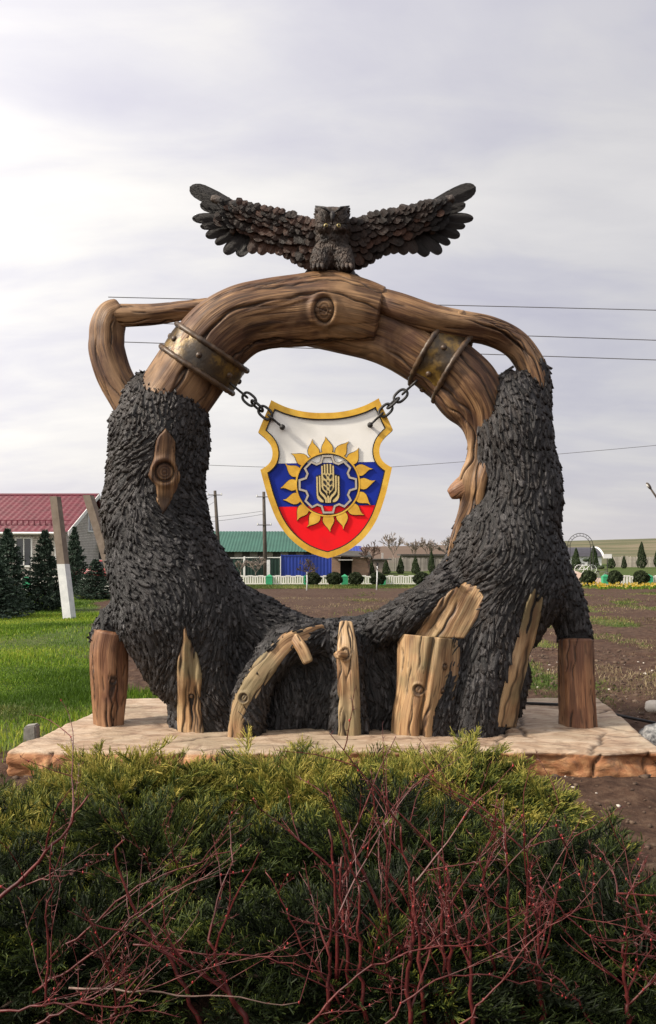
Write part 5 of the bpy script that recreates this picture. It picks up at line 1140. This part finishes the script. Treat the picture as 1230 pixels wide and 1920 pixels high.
# parked car behind the low spruce
def car(px, Y, label):
    x = fx(px, Y); T = thing('parked_car', label, 'car', (x, Y, 0)); RC = plain('dull_red_car_paint', (0.30, 0.04, 0.045), 0.35, 0.08, 1, spec=0.6); L = 3.9
    body_ = [(-1.95, 0.3), (-1.97, 0.62), (-1.75, 0.78), (-0.95, 0.86), (-0.45, 1.30), (0.75, 1.36), (1.45, 0.92), (1.9, 0.82), (1.96, 0.4), (1.85, 0.25), (-1.85, 0.25)]
    m = MB(); m.prism([(x+a, b_) for a, b_ in body_], Y-0.8, Y+0.8); me = m.mesh('body'); bm = bmesh.new(); bm.from_mesh(me); bmesh.ops.recalc_face_normals(bm, faces=bm.faces); bmesh.ops.bevel(bm, geom=bm.edges[:], offset=0.06, segments=2, affect='EDGES'); bm.to_mesh(me); bm.free(); link('body', me, RC, T, True)
    for pl in ([(-0.85, 0.88), (-0.42, 1.24), (0.12, 1.27), (0.12, 0.9)], [(0.2, 0.9), (0.2, 1.27), (0.72, 1.29), (1.25, 0.94)]): m = MB(); m.prism([(x+a, b_) for a, b_ in pl], Y-0.812, Y-0.79); m.build('side_window', GLASS, T)
    m = MB(); m.prism([(x+a, b_) for a, b_ in ((-0.46, 1.325), (0.75, 1.385), (0.75, 1.40), (-0.46, 1.34))], Y-0.72, Y+0.72); m.build('roof_panel', WHITEW, T)
    for s in (-1.25, 1.2):
        w = MB().tube([(x+s, Y-0.84, 0.3), (x+s, Y-0.62, 0.3)], 0.3, 18).build('wheel', BLACK, T); MB().tube([(x+s, Y-0.85, 0.3), (x+s, Y-0.842, 0.3)], 0.18, 14).build('hub', CER, w)
    for s in (-1.9,): MB().ell((x+s, Y-0.55, 0.66), (0.08, 0.16, 0.08)).build('headlight', CER, T, True)
car(206, 43, 'dull red car with pale roof parked behind the low spruce')
# ------------------------------------------------------------------ small things on the ground
def rock(name, c, r, seed, m, label, cat='stone', sub=4):
    bm = bmesh.new(); bmesh.ops.create_icosphere(bm, subdivisions=sub, radius=1.0); v = np.array([q.co for q in bm.verts]); d = 1+0.16*fbm(v[:, 0]+v[:, 2], v[:, 1]-v[:, 2], seed, 3, 1.6)+0.02*fbm(v[:, 0]*2, v[:, 1]*2+v[:, 2]*3, seed+1, 3, 6.0)
    for q, k in zip(bm.verts, d): q.co = Vector((q.co.x*k*r[0], q.co.y*k*r[1], q.co.z*k*r[2]))+Vector(c)
    me = bpy.data.meshes.new(name); bm.to_mesh(me); bm.free(); return link(name, me, m, None, True, label=label, category=cat)
GRAN = mat('speckled_granite', [(0.34, (0.035, 0.035, 0.04)), (0.5, (0.17, 0.17, 0.17)), (0.68, (0.34, 0.33, 0.32))], scale=22, rough=0.85, bump=0.5, bscale=14)
rock('boulder', (2.80, 6.75, 0.05), (0.175, 0.18, 0.135), 5, GRAN, 'speckled grey granite boulder beside the right corner of the plinth', 'boulder')
WST = plain('pale_limestone', (0.5, 0.45, 0.4), 0.9, 0.15, 12)
rock('stone', (3.35, 8.2, 0.05), (0.09, 0.08, 0.07), 8, WST, 'pale stone on the soil behind the boulder', sub=3)
m = MB(); p = Vector((-2.52, 6.80, 0)); m.add([(p.x-0.055, p.y-0.06, -0.05), (p.x+0.06, p.y-0.05, -0.05), (p.x+0.055, p.y+0.07, -0.05), (p.x-0.06, p.y+0.06, -0.05), (p.x-0.05, p.y-0.055, 0.145), (p.x+0.052, p.y-0.05, 0.165), (p.x+0.05, p.y+0.06, 0.16), (p.x-0.055, p.y+0.055, 0.15)], [(0,3,2,1),(4,5,6,7),(0,1,5,4),(1,2,6,5),(2,3,7,6),(3,0,4,7)]); me = m.mesh('concrete_block'); bm = bmesh.new(); bm.from_mesh(me); bmesh.ops.bevel(bm, geom=bm.edges[:], offset=0.012, segments=2, affect='EDGES'); bm.to_mesh(me); bm.free()
link('concrete_block', me, plain('weathered_concrete', (0.2, 0.19, 0.175), 0.95, 0.3, 14, bump=0.4), None, label='small grey concrete block in the grass left of the plinth', category='block')
c = MB(); c.tube([(1.5, 7.66, SZ+0.02), (1.9, 7.58, SZ+0.022), (2.3, 7.50, SZ+0.02), (2.72, 7.45, 0.10), (3.1, 7.5, 0.015)], 0.014, 8); c.build('power_cable', BLACK, None, True, label='black cable lying across the back of the plinth by the right leg', category='cable')
# soil clods and pebbles in the foreground right
AV = []; AF = []; base = 0; bm = bmesh.new(); bmesh.ops.create_icosphere(bm, subdivisions=1, radius=1.0); iv = np.array([q.co for q in bm.verts]); bm.faces.ensure_lookup_table(); jf = np.array([[q.index for q in f.verts] for f in bm.faces]); bm.free()
def scatter(n, xr, yr, sr, test=None, seed=1):
    rg = np.random.default_rng(seed); V = []; Fc = []; b0 = 0
    for k in range(n):
        x, y = rg.uniform(*xr), rg.uniform(*yr)
        if polysd(np.array([x]), np.array([y]), SL)[0] > -0.02 or (test and not test(x, y)): continue
        z = float(gheight(np.array([[x]]), np.array([[y]]))[0, 0]); s = rg.uniform(*sr)**1.0*(rg.random()**2+0.35); v = iv*(1+0.25*rg.normal(size=(len(iv), 1)))*np.array((1, rg.uniform(0.6, 1), rg.uniform(0.4, 0.7)))*s; a = rg.uniform(0, 6); ca, sa = math.cos(a), math.sin(a)
        v = np.stack([v[:, 0]*ca-v[:, 1]*sa, v[:, 0]*sa+v[:, 1]*ca, v[:, 2]], 1)+(x, y, z+s*0.15); V.append(v); Fc.append(jf+b0); b0 += len(v)
    return np.vstack(V), np.vstack(Fc)
V, Fc = scatter(3800, (0.6, 5.0), (3.2, 14.0), (0.012, 0.04), lambda x, y: abs(x) < y*0.44, 4); V2, F2 = scatter(900, (-5.0, -1.8), (5.0, 8.0), (0.01, 0.03), lambda x, y: lawn_mask(np.array([x]), np.array([y]))[0] < 0.6, 5)
CLOD = mat('soil_clods', [(0.3, (0.03, 0.018, 0.013)), (0.55, (0.085, 0.055, 0.038)), (0.75, (0.19, 0.14, 0.10))], scale=9, rough=0.95, bump=0.4)
link('soil_clods', npmesh('soil_clods', np.vstack([V, V2]), np.vstack([Fc, F2+len(V)])), CLOD, kind='stuff', label='loose clods and crumbs on the dug soil', category='soil')
V, Fc = scatter(260, (0.8, 5.0), (3.4, 12.0), (0.008, 0.022), lambda x, y: abs(x) < y*0.44, 6)
link('pebbles', npmesh('pebbles', V, Fc), WST, kind='stuff', label='small pale pebbles strewn over the soil', category='pebbles')

# grass
def blades(x, y, h, w, lean, rg, seg=2):
    n = len(x); z = gheight(x[None], y[None])[0]; a = rg.uniform(0, 2*math.pi, n); la = rg.uniform(0, 2*math.pi, n); l = lean*rg.random(n)*h
    dx, dy = np.cos(a)*w/2, np.sin(a)*w/2; ox, oy = np.cos(la)*l, np.sin(la)*l
    V = np.stack([np.stack([x-dx, y-dy, z-0.01], 1), np.stack([x+dx, y+dy, z-0.01], 1), np.stack([x+dx*0.8+ox*0.4, y+dy*0.8+oy*0.4, z+h*0.6], 1), np.stack([x-dx*0.8+ox*0.4, y-dy*0.8+oy*0.4, z+h*0.6], 1), np.stack([x+ox, y+oy, z+h], 1)], 1).reshape(-1, 3)
    b0 = np.arange(n)[:, None]*5; F3 = np.concatenate([b0+[0, 1, 2], b0+[0, 2, 3], b0+[3, 2, 4]], 1).reshape(-1, 3); return V, F3
def grassmesh(name, n, xr, yr, hr, wr, dens, seed, m, lean=0.7, label='', cat='grass'):
    rg = np.random.default_rng(seed); y = yr[0]*(yr[1]/yr[0])**rg.random(n); x = rg.uniform(*xr, n)*y; k = (rg.random(n) < dens(x, y)) & (polysd(x, y, SL) < -0.01); x, y = x[k], y[k]
    h = rg.uniform(*hr, len(x))*(0.7+0.4*np.clip(fbm(x, y, seed+9, 2, 1.7), -1, 1)); w = rg.uniform(*wr, len(x))*np.clip(y/9, 1, 3.0); V, F3 = blades(x, y, np.maximum(h, 0.01), w, lean, rg); t = np.clip(0.45+0.35*fbm(x, y, seed+3, 3, 0.9)+rg.normal(0, 0.25, len(x)), 0, 1)
    return link(name, npmesh(name, V, F3, attrs={'tint': np.repeat(t, 5)}), m, kind='stuff', label=label, category=cat)
def gm(name, dark, light, yellow):
    m = bpy.data.materials.new(name); m.use_nodes = True; nt = m.node_tree; b = nt.nodes['Principled BSDF']; a = mk(nt, 'ShaderNodeAttribute', attribute_name='tint'); c = nramp(nt, a.outputs['Fac'], [(0.1, dark), (0.55, light), (0.95, yellow)])
    nt.links.new(c, b.inputs['Base Color']); b.inputs['Roughness'].default_value = 0.6; b.inputs['Specular IOR Level'].default_value = 0.25
    tr = mk(nt, 'ShaderNodeBsdfTranslucent', {0: c}); mx = mk(nt, 'ShaderNodeMixShader', {0: 0.3, 1: b.outputs[0], 2: tr.outputs[0]}); nt.links.new(mx.outputs[0], nt.nodes['Material Output'].inputs[0]); return m
GRM = gm('lawn_grass', (0.05, 0.10, 0.008), (0.17, 0.29, 0.018), (0.38, 0.40, 0.055)); WEED = gm('weedy_grass', (0.05, 0.075, 0.016), (0.13, 0.17, 0.035), (0.26, 0.22, 0.09)); DRY = gm('dry_straw', (0.10, 0.075, 0.04), (0.22, 0.17, 0.09), (0.34, 0.27, 0.16))
grassmesh('lawn_grass', 230000, (-0.46, -0.18), (5.6, 36), (0.03, 0.085), (0.004, 0.009), lambda x, y: np.clip(lawn_mask(x, y)*1.2-0.1, 0, 1)*np.clip(0.62+0.6*fbm(x, y, 77, 2, 0.8), 0.12, 1), 12, GRM, label='bright green lawn grass left of the plinth')
grassmesh('weeds', 90000, (0.0, 0.46), (7.6, 34), (0.02, 0.08), (0.004, 0.010), lambda x, y: np.clip(fbm(x, y*0.55, 21, 3, 2.4)*1.3-0.3, 0, 0.9)*np.clip((x-0.3)/1.0, 0.1, 1), 13, WEED, label='patchy young weeds sprouting on the soil at right')
grassmesh('dry_grass', 90000, (-0.2, 0.46), (6.0, 30), (0.02, 0.07), (0.003, 0.008), lambda x, y: np.clip(fbm(x, y*0.6, 27, 3, 2.0)*0.9+0.1, 0, 0.7)*np.clip((x+y*0.12)/1.5, 0.05, 1), 14, DRY, 1.6, 'dry straw and dead stems lying on the soil')
grassmesh('verge_grass', 30000, (-0.12, 0.46), (37.5, 44), (0.04, 0.10), (0.006, 0.012), lambda x, y: 0.9+0*x, 15, WEED, label='strip of green verge along the low picket fence')
# daffodils
rg = np.random.default_rng(3); n = 230; x = rg.uniform(12.3, 18.5, n); y = 36.5+rg.random(n)*3.0; FV = []; FF = []; b0 = 0
for k in range(n):
    h = rg.uniform(0.12, 0.24); c0 = np.array((x[k], y[k], h)); a = rg.uniform(0, 6)
    for q in range(5):
        w = a+q*1.2566; d = np.array((math.cos(w), -0.4, math.sin(w)))*0.06; e = np.array((math.cos(w+0.5), -0.3, math.sin(w+0.5)))*0.045; FV += [c0, c0+e*0.9, c0+d, c0+np.array((math.cos(w-0.5), -0.3, math.sin(w-0.5)))*0.045]; FF.append((b0, b0+1, b0+2, b0+3)); b0 += 4
FLW = gm('daffodil_yellow', (0.6, 0.38, 0.02), (0.7, 0.48, 0.05), (0.75, 0.62, 0.25))
link('daffodils', npmesh('daffodils', np.array(FV), np.array(FF), attrs={'tint': np.repeat(rg.random(n*5), 4)}), FLW, kind='stuff', label='row of yellow daffodils in front of the right fence', category='flowers')
V, F3 = blades(np.repeat(x, 6)+rg.normal(0, 0.05, n*6), np.repeat(y, 6)+rg.normal(0, 0.05, n*6), rg.uniform(0.08, 0.2, n*6), np.full(n*6, 0.02), 0.5, rg); link('daffodil_leaves', npmesh('daffodil_leaves', V, F3, attrs={'tint': np.repeat(rg.random(n*6)*0.6, 5)}), GRM, kind='stuff', label='green daffodil leaves in front of the right fence', category='leaves')

# ------------------------------------------------------------------ junipers
def spray_template(seed):
    """one feathery juniper spray about 1 long, growing along +x"""
    rg = np.random.default_rng(seed); V = []; T = []; 
    def strip(p, q, w, t0, t1):
        d = q-p; n = norm(np.cross(d, rg.normal(size=3))); a = n*w/2
        V.extend([p-a, p+a, q+a*0.45, q-a*0.45]); T.extend([t0, t0, t1, t1])
    def axis_(t): return np.array((t, 0.05*math.sin(t*3+seed), 0.30*t-0.22*t*t))
    K = 17
    for k in range(K):
        t = k/K; strip(axis_(t), axis_((k+1)/K), 0.022*(1-0.6*t), 0.1, 0.2+0.5*t)
        if k < 2: continue
        for sg in (-1, 1):
            L = (0.36*(1-t)**0.8+0.10)*rg.uniform(0.7, 1.25); d = norm(np.array((0.85, sg*rg.uniform(0.45, 0.8), rg.uniform(0.0, 0.5)))); p = axis_(t+rg.uniform(0, 0.04)); mid = p+d*L*0.5; end = mid+norm(d+np.array((0.4, 0, 0.25)))*L*0.5
            strip(p, mid, 0.018, 0.15, 0.4); strip(mid, end, 0.016, 0.4, 0.9)
            m = 5
            for q in range(m):
                f = (q+0.7)/m; b_ = p+(mid-p)*f*2 if f < 0.5 else mid+(end-mid)*(f-0.5)*2; e = norm(d+rg.normal(size=3)*0.55+np.array((0.3, 0, 0.2))); l = rg.uniform(0.06, 0.12)*(1.1-0.4*f); strip(b_, b_+e*l, 0.0135, 0.25+0.3*f, 0.75+0.25*rg.random())
    return np.array(V), np.array(T)
SPT = [spray_template(k) for k in range(7)]
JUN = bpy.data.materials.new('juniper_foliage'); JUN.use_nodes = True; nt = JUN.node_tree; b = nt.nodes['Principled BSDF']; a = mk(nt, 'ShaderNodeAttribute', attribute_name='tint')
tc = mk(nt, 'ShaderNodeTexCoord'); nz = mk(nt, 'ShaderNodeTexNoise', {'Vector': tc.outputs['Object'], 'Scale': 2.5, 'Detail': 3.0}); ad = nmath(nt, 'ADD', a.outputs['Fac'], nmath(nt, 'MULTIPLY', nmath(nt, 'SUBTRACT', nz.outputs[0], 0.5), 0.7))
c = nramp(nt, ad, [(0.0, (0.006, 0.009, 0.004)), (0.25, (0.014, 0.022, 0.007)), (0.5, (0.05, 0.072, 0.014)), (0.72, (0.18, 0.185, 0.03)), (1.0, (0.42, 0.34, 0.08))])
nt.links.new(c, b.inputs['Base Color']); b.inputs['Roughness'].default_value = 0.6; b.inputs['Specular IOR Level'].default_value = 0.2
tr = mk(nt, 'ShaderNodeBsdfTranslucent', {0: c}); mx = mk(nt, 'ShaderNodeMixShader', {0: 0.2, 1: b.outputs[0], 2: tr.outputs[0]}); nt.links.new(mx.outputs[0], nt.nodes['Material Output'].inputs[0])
JST = plain('juniper_stem', (0.05, 0.032, 0.022), 0.9, 0.2, 10)
def juniper(cx, cy, rx, ry, hh, n, seed, label, yel_shade=0.0):  # last value: positive yellows the tips, negative puts foreground shade into the colour
    rg = np.random.default_rng(seed); T = thing('juniper_shrub', label, 'juniper', (cx, cy, 0), 'spreading junipers before the plinth'); Vs = []; Ts = []; st = MB()
    for k in range(11):
        a = rg.uniform(0, 6.28); r = rg.uniform(0.4, 0.8); e = Vector((cx+math.cos(a)*rx*r, cy+math.sin(a)*ry*r, hh*(1-r*r)*0.8+0.05)); st.tube([(cx+rg.normal()*0.05, cy+rg.normal()*0.05, -0.05), ((cx+e.x)/2, (cy+e.y)/2, hh*0.55), e], [0.018, 0.012, 0.005], 6)
    st.build('stems', JST, T, True)
    for k in range(int(n*0.85)):
        a = rg.uniform(0, 2*math.pi); r = rg.random()**0.55; lobe = 1+0.16*math.sin(a*3+seed)+0.10*math.sin(a*7+seed*2); x, y = cx+math.cos(a)*rx*r*lobe, cy+math.sin(a)*ry*r*lobe
        dome = hh*(1-r**2.2)*(1+0.6*math.sin(x*6+seed)*math.sin(y*7+seed*2)); z = dome*rg.uniform(0.35, 1.0)+0.03; lay = z/(dome+0.05)
        out = np.array((math.cos(a)*(0.3+r), math.sin(a)*(0.3+r), 0.28+0.3*(1-r)))+rg.normal(size=3)*(0.45, 0.45, 0.2); out = norm(out); L = rg.uniform(0.22, 0.46)
        sd_ = norm(np.cross((0, 0, 1), out)); up = np.cross(out, sd_); roll = rg.normal()*0.5; s2 = sd_*math.cos(roll)+up*math.sin(roll); u2 = np.cross(out, s2); V, tt = SPT[rg.integers(7)]
        Vs.append(np.array((x, y, z))+L*(V[:, :1]*out+V[:, 1:2]*s2+V[:, 2:]*u2)-out*L*0.45); Ts.append(np.clip(tt*rg.uniform(0.5, 1.05)*(0.55+0.45*lay)+yel_shade*(lay*0.75-0.12)+rg.normal()*0.08, 0, 1))
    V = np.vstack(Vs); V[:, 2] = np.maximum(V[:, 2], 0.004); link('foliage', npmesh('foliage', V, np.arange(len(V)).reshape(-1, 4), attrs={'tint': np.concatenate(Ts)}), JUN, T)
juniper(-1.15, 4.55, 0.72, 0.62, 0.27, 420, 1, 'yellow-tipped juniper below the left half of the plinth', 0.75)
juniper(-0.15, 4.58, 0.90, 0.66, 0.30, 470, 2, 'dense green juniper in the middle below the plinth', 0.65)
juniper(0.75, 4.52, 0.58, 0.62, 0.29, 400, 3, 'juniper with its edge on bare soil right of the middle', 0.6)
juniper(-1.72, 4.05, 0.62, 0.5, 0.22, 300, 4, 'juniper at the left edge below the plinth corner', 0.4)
juniper(-0.75, 3.75, 0.85, 0.55, 0.26, 380, 5, 'shade-toned juniper left of the middle in the foreground behind crossing twigs', -0.15)  # negative rows: foreground shade is painted into the foliage tint
juniper(0.30, 3.75, 0.85, 0.55, 0.25, 380, 6, 'shade-toned juniper in the centre foreground behind upright red stems', -0.32)
juniper(0.92, 3.45, 0.45, 0.46, 0.2, 280, 7, 'shade-toned juniper right of the middle behind slim red stems', -0.32)
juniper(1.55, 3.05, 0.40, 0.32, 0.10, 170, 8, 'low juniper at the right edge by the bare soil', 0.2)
juniper(-1.6, 3.2, 0.6, 0.5, 0.2, 260, 12, 'shade-toned juniper in the left foreground behind arching red twigs', -0.32)
juniper(-0.95, 2.95, 0.8, 0.42, 0.16, 330, 9, 'juniper boughs at the bottom left under the twigs', -0.5)  # bottom row: deepest painted shade in the foliage tint
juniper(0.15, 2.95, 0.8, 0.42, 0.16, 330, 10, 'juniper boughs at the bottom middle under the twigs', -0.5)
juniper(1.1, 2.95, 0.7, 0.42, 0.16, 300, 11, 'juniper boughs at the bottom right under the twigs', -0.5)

# ------------------------------------------------------------------ red barberry twigs
TWIG = mat('red_brown_twig', [(0.3, (0.04, 0.006, 0.006)), (0.55, (0.09, 0.012, 0.011)), (0.75, (0.15, 0.04, 0.032))], scale=14, rough=0.5, bump=0.2); GTWIG = mat('grey_brown_twig', [(0.3, (0.08, 0.045, 0.035)), (0.7, (0.24, 0.16, 0.13))], scale=14, rough=0.6, bump=0.2); BUD = plain('red_bud', (0.32, 0.03, 0.03), 0.5, 0.3, 30)
def barberry(stems, label, seed, side=5, twig=0.16):
    rg = random.Random(seed); b0 = Vector(stems[0][0][0]); T = thing('barberry_shrub', label, 'barberry', (b0.x, b0.y, 0), 'thorny red barberry twigs in the foreground'); bd = MB(); tw = MB()
    def thorns(p, d, r):
        for k in range(rg.choice((1, 2, 3))):
            e = (d*0.4+Vector((rg.uniform(-1, 1), rg.uniform(-1, 1), rg.uniform(-0.4, 1)))).normalized(); tw.tube([p, p+e*rg.uniform(0.010, 0.020)], [0.0012, 0.0003], 3, False)
        if rg.random() < 0.07: bd.ell(p+Vector((rg.uniform(-1, 1), rg.uniform(-1, 1), rg.uniform(-1, 1)))*0.003, (0.0028, 0.0028, 0.0048), 6, 4)
    def twigs(p, d, L, r, n):
        pts = [p]; dd = d.copy(); k = 6
        for i in range(k): dd = (dd+Vector((rg.uniform(-1, 1), rg.uniform(-1, 1), rg.uniform(-0.7, 0.8)))*0.16).normalized(); pts.append(pts[-1]+dd*L/k)
        tw.tube(pts, [r*(1-0.65*i/k) for i in range(k+1)], 5, False)
        for i in range(1, k+1):
            if rg.random() < 0.8: thorns(pts[i], dd, r)
            if n > 0 and rg.random() < 0.4: twigs(pts[i], (dd+Vector((rg.uniform(-1, 1), rg.uniform(-1, 1), rg.uniform(-0.3, 0.9)))).normalized(), L*rg.uniform(0.4, 0.7), r*0.6, n-1)
    for pts, r in stems:
        c, s = catmull([(*Vector(p), 0) for p in pts], n=16); q = [Vector(v[:3])+Vector((rg.gauss(0, 1), rg.gauss(0, 1), rg.gauss(0, 1)))*0.004 for v in c]
        r = r*1.35 if r > 0.0049 else r
        MB().tube(q, [r*(1-0.6*i/15) for i in range(16)], 6).build('stem', TWIG if rg.random() < 0.88 else GTWIG, T, True)
        for i in range(2, 16):
            d = (q[i]-q[i-1]).normalized(); thorns(q[i], d, r)
            if rg.random() < side/19: twigs(q[i], (d*0.6+Vector((rg.uniform(-1, 1), rg.uniform(-0.6, 0.6), rg.uniform(-0.2, 0.8)))).normalized(), twig*rg.uniform(0.7, 2.6), r*0.45, 1)
    tw.build('twigs', TWIG, T, kind='stuff'); bd.build('buds', BUD, T, True, kind='stuff')
def S3(Y, *pp): return [tuple(P(px, py, Y+dy)) for px, py, dy in [(q if len(q) == 3 else (*q, 0)) for q in pp]]
barberry([(S3(2.75, (628, 1930), (632, 1760), (626, 1650), (620, 1555)), 0.0065), (S3(2.7, (655, 1930), (650, 1780), (642, 1680), (638, 1610)), 0.006), (S3(2.8, (752, 1800), (705, 1690), (660, 1590), (618, 1488)), 0.006), (S3(2.75, (730, 1930), (728, 1750), (726, 1640), (722, 1545)), 0.0055), (S3(2.6, (612, 1930), (616, 1850), (618, 1780), (616, 1700)), 0.0065), (S3(2.55, (690, 1935), (680, 1850), (672, 1760), (676, 1660)), 0.0055)], 'upright red barberry stems with one long leaning stem, centre foreground', 1)
barberry([(S3(2.6, (795, 1930), (790, 1780), (768, 1650), (752, 1545)), 0.0055), (S3(2.65, (840, 1930), (832, 1800), (828, 1700), (822, 1605)), 0.006), (S3(2.6, (852, 1925), (846, 1810), (840, 1700), (838, 1620)), 0.006), (S3(2.5, (770, 1935), (765, 1840), (772, 1750), (778, 1640)), 0.006), (S3(2.5, (890, 1935), (884, 1860), (880, 1760), (874, 1690)), 0.0055)], 'pair of thick upright red barberry stems right of the middle', 2)
barberry([(S3(2.7, (985, 1925), (960, 1800), (952, 1680), (948, 1550)), 0.005), (S3(2.7, (1000, 1925), (986, 1800), (990, 1680), (992, 1575)), 0.005), (S3(2.7, (930, 1850), (915, 1740), (912, 1680), (900, 1605)), 0.005), (S3(2.6, (1020, 1930), (1015, 1850), (1010, 1780), (1008, 1700)), 0.006)], 'slim red barberry stems before the shade-toned right juniper', 3)
barberry([(S3(2.5, (1180, 1930), (1172, 1850), (1168, 1770)), 0.006), (S3(2.6, (1260, 1800), (1215, 1740), (1180, 1700), (1155, 1675)), 0.005), (S3(2.5, (1120, 1930), (1060, 1850), (1000, 1810), (930, 1790)), 0.004)], 'red barberry twigs in the lower right corner', 4)
barberry([(S3(2.6, (-20, 1700), (60, 1630), (110, 1570), (165, 1495)), 0.0055), (S3(2.6, (-20, 1660), (30, 1665), (80, 1650), (130, 1640)), 0.004), (S3(2.5, (90, 1930), (88, 1800), (92, 1650), (95, 1580)), 0.0045)], 'arching red barberry twigs at the left edge', 5, 3)
barberry([(S3(2.6, (380, 1930), (320, 1800), (250, 1700), (215, 1590), (230, 1575)), 0.0055), (S3(2.65, (100, 1790), (180, 1730), (260, 1660), (430, 1595)), 0.0045), (S3(2.55, (60, 1860), (160, 1800), (240, 1730), (310, 1670)), 0.0045), (S3(2.6, (350, 1870), (320, 1760), (305, 1700), (300, 1670)), 0.0035)], 'crossing thorny barberry twigs left of the middle', 6, 3)
barberry([(S3(2.5, (470, 1930), (420, 1840), (400, 1780), (388, 1760)), 0.007), (S3(2.6, (640, 1880), (570, 1780), (530, 1690), (500, 1640)), 0.0045), (S3(2.5, (250, 1770), (380, 1790), (480, 1790), (620, 1830)), 0.0035), (S3(2.45, (130, 1855), (300, 1860), (420, 1870), (560, 1885)), 0.0035)], 'tangle of low barberry twigs at the bottom middle', 7, 4)
barberry([(S3(2.4, (560, 1940), (660, 1840), (760, 1790), (900, 1760)), 0.004), (S3(2.4, (700, 1940), (800, 1850), (900, 1830), (1050, 1850)), 0.0035), (S3(2.4, (850, 1940), (920, 1860), (1000, 1760), (1090, 1700)), 0.0035), (S3(2.45, (1010, 1660), (1080, 1730), (1150, 1780), (1240, 1800)), 0.003)], 'tangle of low barberry twigs at the bottom right', 8, 7)
barberry([(S3(2.35, (-10, 1900), (120, 1880), (220, 1890), (330, 1900)), 0.004), (S3(2.35, (40, 1940), (130, 1890), (220, 1850), (260, 1830)), 0.004), (S3(2.4, (200, 1940), (215, 1900), (225, 1870)), 0.005)], 'short red barberry shoots in the lower left corner', 9, 5)
# scruffy tufts where the lawn meets the plinth
grassmesh('edge_tufts', 26000, (-0.46, -0.24), (5.6, 8.6), (0.03, 0.11), (0.004, 0.009), lambda x, y: np.clip(fbm(x, y, 81, 3, 2.6)*1.1-0.1, 0, 0.8), 18, WEED, 1.0, 'scruffy grass tufts beside the left edge of the plinth')
